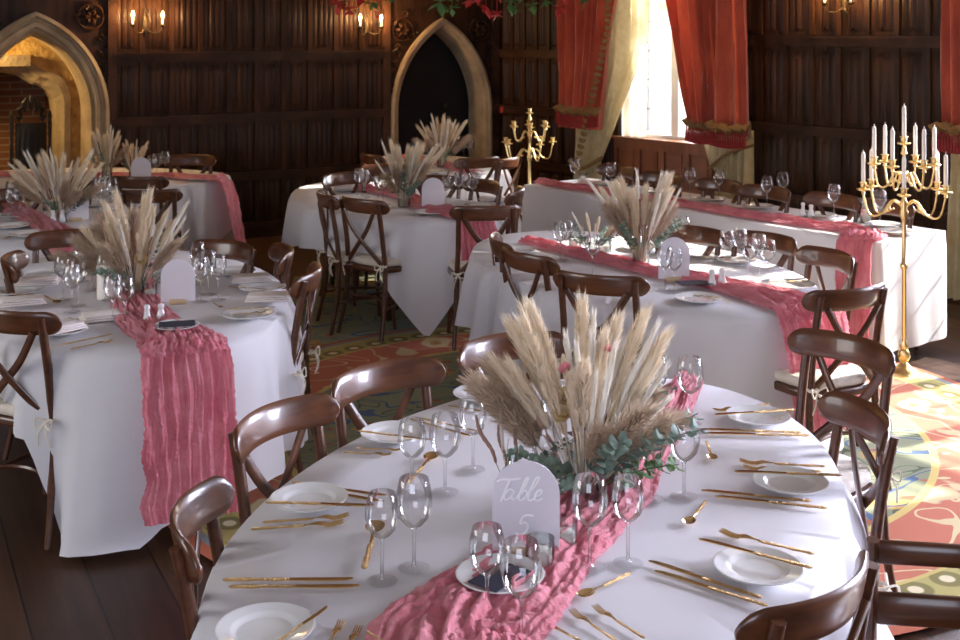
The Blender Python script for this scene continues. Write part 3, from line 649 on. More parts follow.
for k in range(4): y = -.0085+.0057*k; fk.tube(spl([(.042, y, .003), (.06, y, .003), (.085, y*1.05, .009)], 6), [.0018]*6+[.0008], 5)
FORK = Proto('table_fork', [('tines', fk.mesh('tines', M['gold']), None), ('handle', handle(-.11, .004), None)])
sp = MB(); sp.tube(spl([(0, 0, .005), (.03, 0, .007), (.04, 0, .004)], 5), [.003, .003, .003, .004, .006, .006], 8, sx=.4, up=(0, 0, 1))
def spf(i, j):
    r = i; a = 2*pi*j; x = .062+.027*r*cos(a); y = .018*r*sin(a)*(1+.12*cos(a)); return (x, y, .001+.008*r*r)
sp.grid(spf, 6, 16, closed=True); SPOON = Proto('dessert_spoon', [('bowl', sp.mesh('bowl', M['gold']), None), ('handle', handle(-.10, .004, .006), None)])
PLATE = Proto('side_plate', [(None, MB().lathe([(0, .003), (.055, .003), (.066, .009), (.084, .0125), (.0905, .0135), (.0915, .0155), (.089, .0165), (.086, .0150), (.066, .0125), (.061, .0105), (.055, .006), (.05, .005), (0, .005)], 40).mesh('side_plate', M['china']))])
cr = MB().bbox((0, 0, .005), (.15, .11, .01), .002)
crn = Proto('menu_card', [(None, MB().add([], []).bbox((0, 0, .0015), (.15, .095, .003), .001).mesh('menu_card', M['card'], smooth=False))])
def napkin_mesh():
    mb = MB()
    for k in range(3):
        def fn(i, j, k=k): return ((i-.5)*(.20-.012*k), (j-.5)*(.12-.008*k), .004+.009*k+.004*noise.noise(Vector((i*3, j*3, k*5))))
        mb.grid(fn, 6, 6)
        mb.bbox((0, 0, .003+.009*k), (.20-.012*k, .12-.008*k, .007), .003)
    return mb.mesh('napkin', M['napkin'])
NAPKIN = Proto('folded_napkin', [(None, napkin_mesh())])
SHAK = Proto('salt_shaker', [('body', MB().lathe([(0, 0), (.020, 0), (.021, .008), (.013, .035), (.0095, .055), (.013, .066), (.011, .076), (0, .08)], 16).mesh('body', M['china']), None)])
PEPP = Proto('pepper_shaker', [('body', MB().lathe([(0, 0), (.020, 0), (.022, .012), (.014, .038), (.010, .05), (.0135, .06), (.012, .07), (0, .074)], 16).mesh('body', M['china']), None)])
VOT = Proto('candle_votive', [('glass_cup', MB().lathe([(0, 0), (.028, 0), (.033, .01), (.034, .065), (.032, .065), (.031, .012), (0, .006)], 20).mesh('glass_cup', M['vase']), None), ('candle', MB().lathe([(0, .008), (.027, .008), (.027, .035), (.024, .038), (0, .037)], 16).mesh('candle', M['wax']), None)])
SILV = Proto('silver_tealight_holder', [('cup', MB().lathe([(0, 0), (.022, 0), (.034, .02), (.036, .045), (.028, .075), (.026, .075), (.032, .045), (.03, .02), (0, .006)], 20).mesh('cup', M['silver']), None), ('candle', MB().lathe([(0, .01), (.02, .01), (.02, .04), (0, .04)], 14).mesh('candle', M['wax']), None)])
HURR = Proto('hurricane_candle', [('glass_cylinder', MB().lathe([(0, 0), (.05, 0), (.05, .16), (.047, .16), (.047, .005), (0, .005)], 24).mesh('glass_cylinder', M['vase']), None), ('pillar_candle', MB().lathe([(0, .006), (.032, .006), (.032, .08), (.028, .084), (0, .08)], 18).mesh('pillar_candle', M['wax']), None)])
PILL = Proto('pillar_candle', [('wax', MB().lathe([(0, 0), (.03, 0), (.031, .1), (.027, .105), (.022, .098), (0, .096)], 18).mesh('wax', M['wax']), None), ('wick', MB().tube([(0, 0, .096), (.002, 0, .108)], .0015, 5).mesh('wick', M['black']), None)])

# table sign ---------------------------------------------------------------
def sign(loc, rz, wd, ht, text, label):
    root = tag(empty('table_sign', loc, rz), label, 'table sign', 'arched table signs')
    out = [(-wd/2, .012), (wd/2, .012), (wd/2, ht-wd/2)]+[(wd/2*cos(a), ht-wd/2+wd/2*sin(a)) for a in [pi*i/24 for i in range(1, 24)]]+[(-wd/2, ht-wd/2)]
    mb = MB(); n = len(out); mb.add([(x, y, z) for y in (-.002, .002) for x, z in out], [tuple(range(n)), tuple(range(2*n-1, n-1, -1))]+[(i, i+n, (i+1) % n+n, (i+1) % n) for i in range(n)]); mb.obj('acrylic_panel', M['frost'], root, ang=30)
    MB().bbox((0, 0, .011), (wd*.5, .035, .022), .003).obj('wooden_base', M['wood_light'], root)
    if text:
        k = wd/.16*1.22; mb = MB(); r = .0019*k*1.1
        def st(pts, ox, oz, sc=1.0, n=22):
            q = [(ox+(x+y*.28)*sc*k, -.0035, oz+y*sc*k) for x, y in pts]; mb.tube(spl(q, n), [r*.6]+[r]*(n-1)+[r*.5], 6, sx=.5, up=(0, 1, 0))
        z = ht*.585
        st([(-.012, .036), (0, .040), (.016, .040), (.034, .043)], -.055*k, z); st([(.014, .041), (.010, .02), (.007, -.004)], -.055*k, z)
        st([(.026, .018), (.018, .022), (.011, .014), (.012, .003), (.019, .001), (.026, .010), (.028, .019), (.026, .008), (.028, .001), (.034, .003)], -.055*k, z)
        st([(.034, .003), (.044, .025), (.048, .044), (.043, .042), (.040, .018), (.040, .004), (.046, .001), (.053, .008), (.052, .018), (.045, .019), (.041, .012)], -.055*k, z)
        st([(.053, .012), (.062, .024), (.068, .044), (.063, .045), (.058, .022), (.058, .004), (.064, .001), (.070, .005)], -.055*k, z)
        st([(.068, .008), (.078, .012), (.081, .019), (.076, .022), (.070, .014), (.072, .003), (.079, .001), (.087, .006)], -.055*k, z)
        z2 = ht*.225
        st([(.024, .040), (.012, .041), (.003, .039)], -.018*k, z2, .95); st([(.003, .039), (.0, .023), (.010, .026), (.018, .018), (.017, .007), (.008, 0), (-.004, .003)], -.018*k, z2, .95)
        mb.obj('white_lettering', M['paint'], root)
    return root

# dried flower arrangements -------------------------------------------------
def plume_mesh(name, L, R, n, m, seed, tight=1.0, start=.42, stemr=.0018):
    r = random.Random(seed); mb = MB(); bend = r.uniform(.02, .07)
    ax = lambda t: Vector((bend*t*t, 0, L*t))
    for k in range(n):
        t = start+(1-start)*(k/n); p = ax(t); a = r.uniform(0, 2*pi); env = R*(sin(pi*((t-start)/(1-start)*.62+.20)))**.8
        ln = .038+.03*r.random(); d = Vector((cos(a), sin(a), 0)); up = Vector((bend*2*t, 0, L)).normalized()
        e = p+d*env*r.uniform(.5, 1.1)*tight+up*ln*r.uniform(.7, 1.2); mid = p+d*env*.5*tight+up*ln*.35; s_ = up.cross(d)*.0011
        mb.add([p-s_, p+s_, mid+s_*1.3, mid-s_*1.3, e], [(0, 1, 2, 3), (3, 2, 4)])
    mb.tube([ax(t/8) for t in range(9)], [stemr]*9, 5); return mb.mesh(name, m, smooth=False)
def bunny_mesh(name, L, m, seed):
    mb = MB().tube([(0, 0, L*t/6) for t in range(7)], .0013, 5); r = random.Random(seed)
    for k in range(110):
        t = r.random(); a = r.uniform(0, 2*pi); p = Vector((0, 0, L-.05+.05*t)); d = Vector((cos(a), sin(a), .8)).normalized()*(.013*sin(pi*(.15+.8*t))+.004); s_ = Vector((-sin(a), cos(a), 0))*.0015; mb.add([p-s_, p+s_, p+d], [(0, 1, 2)])
    mb.lathe([(0, L-.052), (.007, L-.04), (.009, L-.02), (.004, L), (0, L+.004)], 8); return mb.mesh(name, m)
def spike_mesh(name, L, m, r_=.006, seed=0):
    r = random.Random(seed); mb = MB().tube([(0, 0, L*t/6) for t in range(7)], .0015, 5)
    n = 14; mb.tube([(.006*sin(i*.5+seed), 0, L*.45+L*.55*i/n) for i in range(n+1)], [r_*(.5+.5*sin(pi*(.1+.85*i/n)))*(1+.25*(i % 2)) for i in range(n+1)], 7); return mb.mesh(name, m)
def blade_leaf(name, L, W_, m, seed):
    mb = MB(); r = random.Random(seed); b = r.uniform(.1, .25)
    def fn(i, j):
        t = i; w_ = W_*sin(pi*min(1, .08+.92*t))**.7*(1 if t < .98 else .1); x = b*L*t*t; return (x+abs(j-.5)*.01, (j-.5)*w_, L*t)
    mb.grid(fn, 10, 2); mb.tube([(b*L*(t/6)**2, 0, L*t/6) for t in range(7)], .0014, 5); return mb.mesh(name, m)
def euca_mesh(name, L, m, seed):
    r = random.Random(seed); mb = MB(); b = r.uniform(.2, .5); ax = lambda t: Vector((b*L*t*t, 0, L*t)); mb.tube([ax(t/8) for t in range(9)], .0015, 5)
    for k in range(13):
        t = .35+.65*k/13; p = ax(t)
        for sg in (-1, 1):
            a = k*1.3+(0 if sg > 0 else pi)+r.uniform(-.3, .3); d = Vector((cos(a), sin(a), .5)).normalized(); s_ = d.cross(Vector((0, 0, 1))).normalized(); R_ = .017*(1.2-.5*t); c = p+d*(R_+.004)
            mb.add([c]+[c+d*R_*cos(q*pi/4)+s_*R_*sin(q*pi/4)*.85+Vector((0, 0, .003*cos(q*pi/2))) for q in range(8)], [(0, 1+q, 1+(q+1) % 8) for q in range(8)])
    return mb.mesh(name, m)
def flower_mesh(name, R, m, seed):
    mb = MB(); r = random.Random(seed)
    for ring, (n, k, tilt) in enumerate(((4, .45, 1.25), (6, .75, .85), (8, 1, .4))):
        for i in range(n):
            a = 2*pi*(i+.4*ring)/n; d = Vector((cos(a), sin(a), 0)); s_ = Vector((-sin(a), cos(a), 0)); o = Vector((0, 0, .2*R))
            def fn(u, v, d=d, s_=s_, k=k, tilt=tilt):
                w_ = R*.62*k*sin(pi*(.12+.75*u)); ph = tilt*(.4+.6*u)+.25*(1-u); q = d*(R*k*u*cos(ph))+Vector((0, 0, R*k*u*sin(ph))); return q+s_*(v-.5)*2*w_+Vector((0, 0, .25*R*((v-.5)*2)**2*k))+o*0
            mb.grid(fn, 4, 4)
    return mb.mesh(name, m)
FLM = {
 'pampas': [plume_mesh('pampas_plume', .47, .034, 760, M['pampas'], i, start=.5) for i in range(3)],
 'pampasw': [plume_mesh('pampas_plume', .40, .026, 620, M['pampas'], i+5, start=.55) for i in range(2)],
 'fawn': [plume_mesh('fawn_reed_plume', .42, .058, 900, M['pampasd'], i+9, tight=1.2) for i in range(2)],
 'bunny': [bunny_mesh('bunny_tail_grass', .38, M['pampas'], i) for i in range(2)],
 'spike': [spike_mesh('mauve_seed_spike', .34, M['mauve'], .007, i) for i in range(2)],
 'white': [plume_mesh('bleached_grass_spike', .45, .015, 520, M['ivory'], i+30, start=.38) for i in range(2)],
 'palm': [blade_leaf('dried_palm_leaf', .40, .035, M['stem'], i) for i in range(2)],
 'euca': [euca_mesh('eucalyptus_sprig', .30, M['leaf'], i) for i in range(2)],
 'rose': [flower_mesh('butter_rose', .035, M['rose'], 1)], 'pinkf': [flower_mesh('pink_blossom', .02, M['pinkf'], 2)], 'greenf': [euca_mesh('green_sprig', .2, M['green'], 7)],
}
VASE = MB().lathe([(0, 0), (.048, 0), (.05, .004), (.05, .17), (.047, .17), (.047, .01), (0, .01)], 24).mesh('glass_vase', M['vase'])
def bouquet(loc, k, label, seed, rich=1.0, spread=1.0, group='dried flower arrangements'):
    r = random.Random(seed); root = tag(empty('dried_flower_arrangement', loc, r.uniform(0, 6.28)), label, 'flower arrangement', group)
    root.rotation_euler[2] = 0
    v = bpy.data.objects.new('glass_vase', VASE); COL.objects.link(v); v.parent = root; v.scale = (k, k, k*.9)
    def put(kind, az, tilt, h=1.0, z0=.02, rx=.02):
        me = r.choice(FLM[kind]); nm = me.name.split('.')[0]; o = bpy.data.objects.new(nm, me); COL.objects.link(o); o.parent = root
        d = Vector((cos(az)*sin(tilt), sin(az)*sin(tilt), cos(tilt))); o.location = Vector((cos(az)*rx, sin(az)*rx, z0))*k
        o.rotation_euler = (Matrix.Rotation(az, 4, 'Z') @ Matrix.Rotation(tilt, 4, 'Y')).to_euler(); o.scale = (k*h,)*3; return o
    def head(kind, az, tilt, dist):
        me = FLM[kind][0]; o = bpy.data.objects.new(me.name.split('.')[0], me); COL.objects.link(o); o.parent = root; o.location = Vector((cos(az)*sin(tilt)*dist, sin(az)*sin(tilt)*dist, .02+cos(tilt)*dist))*k
        o.rotation_euler = (Matrix.Rotation(az, 4, 'Z') @ Matrix.Rotation(tilt+.4, 4, 'Y')).to_euler(); o.scale = (k,)*3
    n = lambda x: max(1, round(x*rich))
    for i in range(n(7)): put('pampas', r.uniform(0, 6.28), r.uniform(.02, .38)*spread, r.uniform(.8, 1.02))
    for i in range(n(5)): put('pampasw', r.uniform(0, 6.28), r.uniform(.15, .6)*spread, r.uniform(.95, 1.2))
    for i in range(n(4)): put('fawn', r.uniform(0, 6.28), r.uniform(.45, .8)*spread, r.uniform(.7, .9))
    for i in range(n(9)): put('white', r.uniform(0, 6.28), r.uniform(.05, .65)*spread, r.uniform(.75, 1.1))
    for i in range(n(5)): put('bunny', r.uniform(0, 6.28), r.uniform(.2, .7)*spread, r.uniform(.85, 1.1))
    for i in range(n(3)): put('palm', r.uniform(0, 6.28), r.uniform(.15, .6)*spread, r.uniform(.8, 1.0))
    for i in range(n(5)): put('spike', r.uniform(0, 6.28), r.uniform(.1, .5)*spread, r.uniform(.8, 1.1))
    for i in range(n(4)): put('euca', r.uniform(0, 6.28), r.uniform(.3, .8)*spread, r.uniform(.8, 1.1))
    return root, put, head

# tables, cloths, runners ----------------------------------------------------
AX, BX, HT = 1.18, .72, .755
exp_ = math.exp
def hemdrop(hems, a):
    a = math.degrees(a) % 360; h = sorted((d % 360, v) for d, v in hems); h = [(h[-1][0]-360, h[-1][1])]+h+[(h[0][0]+360, h[0][1])]
    for (d0, v0), (d1, v1) in zip(h, h[1:]):
        if d0 <= a <= d1: return v0+(v1-v0)*(a-d0)/(d1-d0)
def oval_table(cx, cy, deg, label, clabel, Lx, Ly, crot=0, nf=20, seed=0, amp=.03, hems=None, k=1.0):
    th = radians(deg); t = tag(empty('oval_table', (cx, cy, 0), th), label, 'table', 'oval banquet tables')
    ol = [(AX*.97*cos(2*pi*i/48), BX*.97*sin(2*pi*i/48)) for i in range(48)]
    MB().prism(ol, .715, .742, .004).obj('tabletop', M['wood_light'], t)
    for sx_ in (-1, 1):
        for sy_ in (-1, 1): MB().tube([(sx_*.62, sy_*.30, 0), (sx_*.60, sy_*.26, .727)], .02, 8).obj('leg', M['iron'], t)
    def rim(a): return 1/sqrt((cos(a)/AX)**2+(sin(a)/BX)**2)
    def fn(i, j):
        a = 2*pi*j; R = rim(a); nr = Vector((cos(a)/AX**2, sin(a)/BX**2)).normalized(); e = Vector((cos(a), sin(a)))*R
        if i < .2: q = e*(i/.2)*.995; return (q.x, q.y, HT)
        t_ = (i-.2)/.8; b = a-crot; L = min(Lx/max(abs(cos(b)), 1e-3), Ly/max(abs(sin(b)), 1e-3)); drop = L-R if hems is None else hemdrop(hems, atan2(e.y, e.x)+th)
        over = max(0, drop-.75); drop = min(drop, .75+.04*noise.noise(Vector((a*2, seed, 0))))
        ph = a*nf+2.2*noise.noise(Vector((cos(a)*1.6, sin(a)*1.6, seed))); cut = t_**.6
        f = (1-exp_(-((a-pi)/.34)**2))*amp*1.7*(sin(ph)+.4*sin(ph*1.9+1)+.2*sin(ph*3.7))*cut*(.45+drop)
        out = .006+.012*min(1, t_*6)+.075*cut*(drop/.75)**1.5+over*.38*t_**3+f
        z = HT-.003-drop*t_; z = max(z, .032+.006*sin(ph)) if t_ > .5 else z
        q = e+nr*out; return (q.x, q.y, z)
    c = MB().grid(fn, 25, 220, closed=True).obj('tablecloth', M['linen'], loc=(cx, cy, 0), rot=(0, 0, th), ang=80)
    tag(c, clabel, 'tablecloth', 'white tablecloths'); t.scale = (k, k, 1); c.scale = (k, k, 1); return t
def noise2(x, y, s=0): return noise.noise(Vector((x, y, s)))
def runner(name, pts, label, seed=0, NV=72, h=.022, group='dusky pink gauze table runners', step=.009, base=.006):
    "pts: list of (pos, width, normal); bunched gauze laid along them"
    n_ = len(pts); pos = [Vector(p[0]) for p in pts]; L = sum((pos[i+1]-pos[i]).length for i in range(n_-1)); N_ = max(30, int(L/step)); k = n_-1
    P_ = spl([p[0] for p in pts], N_); W_ = spl([(p[1], 0, 0) for p in pts], N_); NN = spl([p[2] for p in pts], N_)
    def fn(i, j):
        q = round(i*N_); p = P_[q]; tan = (P_[min(q+1, N_)]-P_[max(q-1, 0)]).normalized(); nr = NN[q].normalized(); side = tan.cross(nr).normalized(); nr = side.cross(tan).normalized()
        v = (j-.5)*2; u = q*L/N_; w_ = W_[q].x/2; w_ *= 1+.10*noise2(u*5, seed, 1 if v > 0 else 3)+.04*noise2(u*28, seed, 2 if v > 0 else 4)
        drape = abs(nr.z) < .6; cr_ = 1-.85*abs(v)**3
        wob = noise2(u*1.8, v*1.2, seed)
        if drape: hh = .012+.009*sin(v*24+3.0*wob+2*noise2(v*4, u*.8, seed))+.0055*sin(v*61+4*noise2(u*3, v*3, seed)) + .004*noise2(u*50, v*10, seed)
        else: hh = base+h*cr_*(.35+.75*abs(sin(v*7+5*wob+3*noise2(u*4, v*2.2, seed+7)))**.8)*(.75+.7*noise2(u*5.5, v*2.6, seed+3))+.30*h*abs(noise2(u*22, v*5, seed+1))**.6*cr_+.006*sin(v*40+6*noise2(u*3, v, seed)+5*noise2(u*14, v*5, seed))*cr_+.006*noise2(u*45, v*14, seed)
        hh = max(hh, .003)
        return p+side*(v*w_)+nr*hh
    o = MB().grid(fn, N_, NV).obj(name, M['pink'], ang=180); tag(o, label, 'table runner', group); return o
UP = Vector((0, 0, 1))
def tpt(tab, x, y, z=HT+.004):
    cx, cy, dg = tab; th = radians(dg); return Vector((cx+x*cos(th)-y*sin(th), cy+x*sin(th)+y*cos(th), z))
def drape_end(tab, x_end, y_off, w_, length, sgn=-1, steps=6, wtop=None):
    "points going over the rim at the given end of the long axis and down"
    th = radians(tab[2]); out = Vector((cos(th), sin(th), 0))*sgn; r = []
    xr = sgn*AX*sqrt(max(0, 1-(y_off/BX)**2))
    r.append((tpt(tab, xr*.97, y_off), w_, UP)); r.append((tpt(tab, xr*1.0, y_off, HT+.002)+out*.02, w_, (UP+out).normalized()))
    for k in range(1, steps+1):
        t_ = k/steps; r.append((tpt(tab, xr, y_off, HT-length*t_)+out*(.05+.12*t_**.7), w_*(1+.06*t_), out))
    return r

# ================================================================== TABLES
T5 = (.206, 3.206, 65.5); TB = (-1.69, 5.74, 114); TC = (.80, 6.35, 117); TD = (-.61, 8.90, 116); TE = (-.42, 11.15, 115); TF = (-3.0, 8.0, 122); TG = (-3.3, 10.17, 176)
oval_table(*T5, 'oval table under the white cloth in the foreground', 'white cloth with lavender sheen on the large front table', AX+.52, BX+.56, seed=1, nf=17, amp=.03)
oval_table(*TB, 'oval table under the white cloth at the left', 'white cloth pooling on dark boards, on the left table', 0, 0, seed=2, nf=15, hems=((-82, .95), (-77, .85), (-67, .64), (-50, .60), (-25, .58), (0, .5), (45, .6), (90, .5), (140, .5), (180, .4), (215, .33), (258, .30), (268, .34), (273, .60)))
oval_table(*TC, 'oval table under the white cloth at middle right', 'white cloth of the middle right table with pink runner over its end', 0, 0, seed=3, nf=17, amp=.038, hems=((-90, .66), (-60, .68), (-25, .66), (0, .55), (90, .4), (180, .36), (-150, .42), (-122, .58)))
oval_table(*TD, 'oval table under the pointed white cloth at the centre', 'white cloth hanging in a point near the carpet at centre', 0, 0, seed=4, nf=12, amp=.03, hems=((-76, .745), (-83, .55), (-91, .34), (-110, .28), (-150, .28), (180, .36), (-69, .52), (-60, .33), (0, .36), (90, .4)))
oval_table(*TE, 'oval table before the dark doorway', 'white cloth on the farthest table before the dark doorway', AX+.5, BX+.5, seed=5, k=.8)
oval_table(*TF, 'oval table at the far left near the fireplace', 'pale blue-white cloth on the far left table', AX+.42, BX+.42, seed=6, nf=16, amp=.035)
oval_table(*TG, 'oval table against the panelling at the back left', 'white cloth with deep folds on the back left table by the panelling', AX+.42, BX+.45, seed=7, nf=15, amp=.04)

# long top table along the window wall
HU = Vector((.596, -.803, 0)); HV = Vector((.803, .596, 0)); H0 = Vector((.36, 9.69, 0)); HL, HD = 3.30, .70
def hp(u, v, z=HT): p = H0+HU*u+HV*v; return Vector((p.x, p.y, z))
rh = atan2(HU.y, HU.x)
t = tag(empty('trestle_table', hp(HL/2, HD/2, 0), rh), 'long trestle table under the white cloth along the window wall', 'table')
MB().bbox((0, 0, .725), (HL-.06, HD-.06, .03), .005).obj('tabletop', M['wood_light'], t)
for sx_ in (-1.4, 1.4):
    for sy_ in (-1, 1): MB().tube([(sx_, sy_*.32, 0), (sx_, sy_*.12, .72)], .02, 8).obj('leg', M['chair'], t)
def topcloth():
    mb = MB(); out = []
    def rr(n=200):
        per = 2*(HL+HD); pts = []
        for i in range(n):
            d = per*i/n
            if d < HL: pts.append((d, 0, 0, -1))
            elif d < HL+HD: pts.append((HL, d-HL, 1, 0))
            elif d < 2*HL+HD: pts.append((HL-(d-HL-HD), HD, 0, 1))
            else: pts.append((0, HD-(d-2*HL-HD), -1, 0))
        return pts
    R_ = rr(220)
    def fn(i, j):
        u, v, a, b = R_[int(round(j*220)) % 220]
        if i < .2: k = i/.2*.997; return tuple(hp(HL/2+(u-HL/2)*k, HD/2+(v-HD/2)*k, HT))
        t_ = (i-.2)/.8; w_ = u+v; f = .016*(sin(w_*9+2*noise2(w_, 1, 5))+.4*sin(w_*23))*t_
        drop = .66+.03*noise2(w_*1.2, 3, 1); o_ = .006+.01*min(1, t_*6)+.02*t_+f
        dx, dy = u-HL/2, v-HD/2; m_ = 1; cdist = min(abs(abs(dx)-HL/2)+abs(abs(dy)-HD/2), .2); m2 = 1+.4*(1-cdist/.2)*t_
        return tuple(hp(u+a*o_*m2, v+b*o_*m2, HT-.003-drop*t_))
    return mb.grid(fn, 25, 220, closed=True)
tag(topcloth().obj('tablecloth', M['linen'], ang=80), 'long white cloth on the top table below the window', 'tablecloth', 'white tablecloths')

# runners --------------------------------------------------------------
def pt(px, py, z=HT+.004): return P(px, py, z)
rt = [(pt(690, 383), .10, UP), (pt(676, 400), .14, UP), (pt(655, 432), .17, UP), (pt(633, 460), .20, UP), (pt(610, 496), .22, UP), (pt(575, 528), .24, UP), (pt(535, 566), .27, UP), (pt(493, 602), .33, UP), (pt(455, 640), .36, UP), (pt(430, 690), .36, UP)]
th = radians(T5[2]); o_ = -Vector((cos(th), sin(th), 0)); e_ = tpt(T5, -AX*.985, .12)
rt += [(e_, .34, UP), (e_+o_*.05+Vector((0, 0, -.02)), .34, (UP+o_).normalized()), (e_+o_*.07+Vector((0, 0, -.2)), .36, o_), (e_+o_*.1+Vector((0, 0, -.45)), .38, o_)]
runner('table_runner', rt, 'dusky pink gauze runner gathered along the front table', seed=1, h=.034)
th = radians(TB[2])
rt = [(tpt(TB, 1.0, -.05), .16, UP), (tpt(TB, .6, -.12), .18, UP), (tpt(TB, .2, -.06), .2, UP), (tpt(TB, -.3, 0), .22, UP), (tpt(TB, -.75, .0), .28, UP), (tpt(TB, -1.0, -.05), .32, UP)]+drape_end(TB, -1, -.06, .34, .60)
runner('table_runner', rt, 'dark pink gauze runner falling to the floor at the end of the left table', seed=2, h=.03)
rt = [(pt(524, 243), .12, UP), (pt(548, 247), .15, UP), (pt(580, 255), .16, UP), (pt(620, 265), .17, UP), (pt(660, 274), .2, UP), (pt(710, 284), .24, UP), (pt(757, 294), .3, UP)]
rt += drape_end(TC, -1, -.13, .36, .5)
runner('table_runner', rt, 'rose pink gauze runner hanging over the end of the middle right table', seed=3, h=.03)
rt = [(tpt(TD, 1.0, .1), .14, UP), (tpt(TD, .5, .05), .2, UP), (tpt(TD, 0, -.04), .2, UP), (tpt(TD, -.6, .0), .24, UP), (tpt(TD, -.95, -.04), .28, UP)]+drape_end(TD, -1, -.05, .27, .58)
runner('table_runner', rt, 'pink gauze runner hanging beside the pointed cloth at centre', seed=4, h=.03)
rt = [(tpt(TE, .72, 0), .16, UP), (tpt(TE, .3, .03), .2, UP), (tpt(TE, -.3, -.03), .2, UP), (tpt(TE, -.85, 0), .2, UP)]
runner('table_runner', rt, 'pink gauze runner on the farthest table before the doorway', seed=5, h=.03, step=.03, NV=20)
rt = [(tpt(TF, .9, 0), .16, UP), (tpt(TF, .2, .03), .2, UP), (tpt(TF, -.4, .0), .2, UP), (tpt(TF, -.95, 0), .24, UP)]+drape_end(TF, -1, .0, .3, .5)
runner('table_runner', rt, 'pink gauze runner over the near end of the far left table', seed=6, h=.03, step=.02, NV=24)
rt = [(tpt(TG, .9, 0), .16, UP), (tpt(TG, .2, .03), .2, UP), (tpt(TG, -.5, -.0), .24, UP), (tpt(TG, -.95, 0.1), .26, UP)]+drape_end(TG, -1, .15, .26, .55)
runner('table_runner', rt, 'pink gauze runner over the right end of the back left table', seed=7, h=.03, step=.02, NV=24)
rt = [(hp(-.0, .16), .14, UP), (hp(.35, .12), .16, UP), (hp(.8, .15), .18, UP), (hp(1.25, .12), .17, UP), (hp(1.7, .16), .19, UP), (hp(2.15, .13), .19, UP), (hp(2.6, .16), .2, UP), (hp(2.98, .2), .22, UP), (hp(3.13, .14), .24, UP), (hp(3.17, .03), .25, UP), (hp(3.18, -.03, HT-.02), .25, (UP-HV).normalized()), (hp(3.18, -.05, HT-.2), .26, -HV), (hp(3.18, -.06, HT-.4), .26, -HV), (hp(3.18, -.08, HT-.62), .27, -HV)]
runner('table_runner', rt, 'bright pink gauze runner along the long top table, falling at its front', seed=8, h=.034)

# ================================================================== CHAIRS
def faceto(tab, p):
    cx, cy, dg = tab; th = radians(dg); dx, dy = p.x-cx, p.y-cy; a = dx*cos(th)+dy*sin(th); b = -dx*sin(th)+dy*cos(th); ga, gb = a/AX**2, b/BX**2
    return atan2(-(ga*sin(th)+gb*cos(th)), -(ga*cos(th)-gb*sin(th)))
def chair(px, py, tab, label, grp, face=None, z=.86):
    p = P(px, py, z); f = faceto(tab, p) if face is None else radians(face)
    c = CHAIR.put((p.x+cos(f)*.265, p.y+sin(f)*.265, .012 if True else 0), f-pi/2)
    return tag(c, label, 'chair', grp)
g = 'crossback chairs round the front table'
chair(183, 530, T5, 'walnut crossback chair at the lower left, nearest chair left of the front table', g, face=3)
chair(270, 426, T5, 'walnut crossback chair, second along the left side of the front table', g, face=-31)
chair(377, 381, T5, 'walnut crossback chair, third along the left side of the front table', g, face=-49)
chair(505, 350, T5, 'walnut crossback chair half hidden behind the big foreground flowers', g, face=-62)
chair(874, 428, T5, 'dark crossback chair tucked in at the right edge of the front table', g, face=185)
chair(852, 352, T5, 'dark crossback chair at the far right corner of the front table', g, face=216)
chair(836, 612, T5, 'nearly black crossback chair cut by the bottom right of the picture', g, face=133)
g = 'crossback chairs round the left table'
chair(316, 281, TB, 'crossback chair seen edge on at the right side of the left table', g, face=178)
chair(289, 259, TB, 'crossback chair just behind the edge-on chair of the left table', g, face=195)
chair(231, 252, TB, 'dark crossback chair behind the napkins of the left table', g, face=237)
chair(2, 324, TB, 'almost black crossback chair at the left edge, back to the camera', g, face=68)
chair(6, 268, TB, 'crossback chair cut by the left edge beyond the plates with napkins', g, face=15)
chair(70, 240, TB, 'dark crossback chair at the far end of the left table', g, face=-75)
g = 'crossback chairs round the middle right table'
chair(596, 287, TC, 'dark crossback chair right behind the big foreground flowers, back to camera', g, face=67)
chair(519, 263, TC, 'dark crossback chair with its rail low beside the middle right table end', g, face=35)
chair(494, 248, TC, 'crossback chair seen edge on left of the middle right table', g, face=8)
chair(690, 236, TC, 'crossback chair behind the frosted sign of the middle right table', g, face=-120)
chair(766, 243, TC, 'brown crossback chair behind the wine glasses of the middle right table', g, face=-134)
chair(836, 262, TC, 'sunlit crossback chair at the far right of the middle right table', g, face=200)
chair(856, 301, TC, 'dark crossback chair with bright cushion at the near end of middle right table', g, face=115)
g = 'crossback chairs round the centre table'
chair(357, 207, TD, 'dark crossback chair standing left of the pointed cloth', g, face=48)
chair(321, 201, TD, 'dark crossback chair behind the one left of the pointed cloth', g, face=20)
chair(487, 215, TD, 'dark crossback chair right of the pointed cloth, pink runner behind it', g, face=97)
chair(342, 180, TD, 'crossback chair with orange sunlit rail at the back of the centre table', g, face=-50)
chair(387, 171, TD, 'crossback chair behind the flowers of the centre table', g, face=-90)
chair(437, 183, TD, 'brown crossback chair behind the glasses of the centre table', g, face=-100)
chair(489, 188, TD, 'dark crossback chair with tilted rail at the right of the centre table', g, face=215)
chair(521, 197, TD, 'dark edge-on crossback chair at the left end of the top table', g, face=170)
g = 'crossback chairs round the farthest table'
chair(367, 160, TE, 'dark crossback chair below the left jamb of the doorway', g, face=30)
chair(481, 164, TE, 'glowing orange crossback chair lit by the sun near the golden candelabra', g, face=118)
chair(513, 164, TE, 'sunlit crossback chair right beside the small golden candelabra', g, face=150)
g = 'crossback chairs round the far left tables'
chair(148, 198, TG, 'brown crossback chair in front of the back left table', g, face=100)
chair(136, 184, TG, 'brown crossback chair with its rail beside the back left table sign', g, face=85)
chair(192, 168, TG, 'dark crossback chair against the panelling behind the back left table', g, face=-90, z=.8)
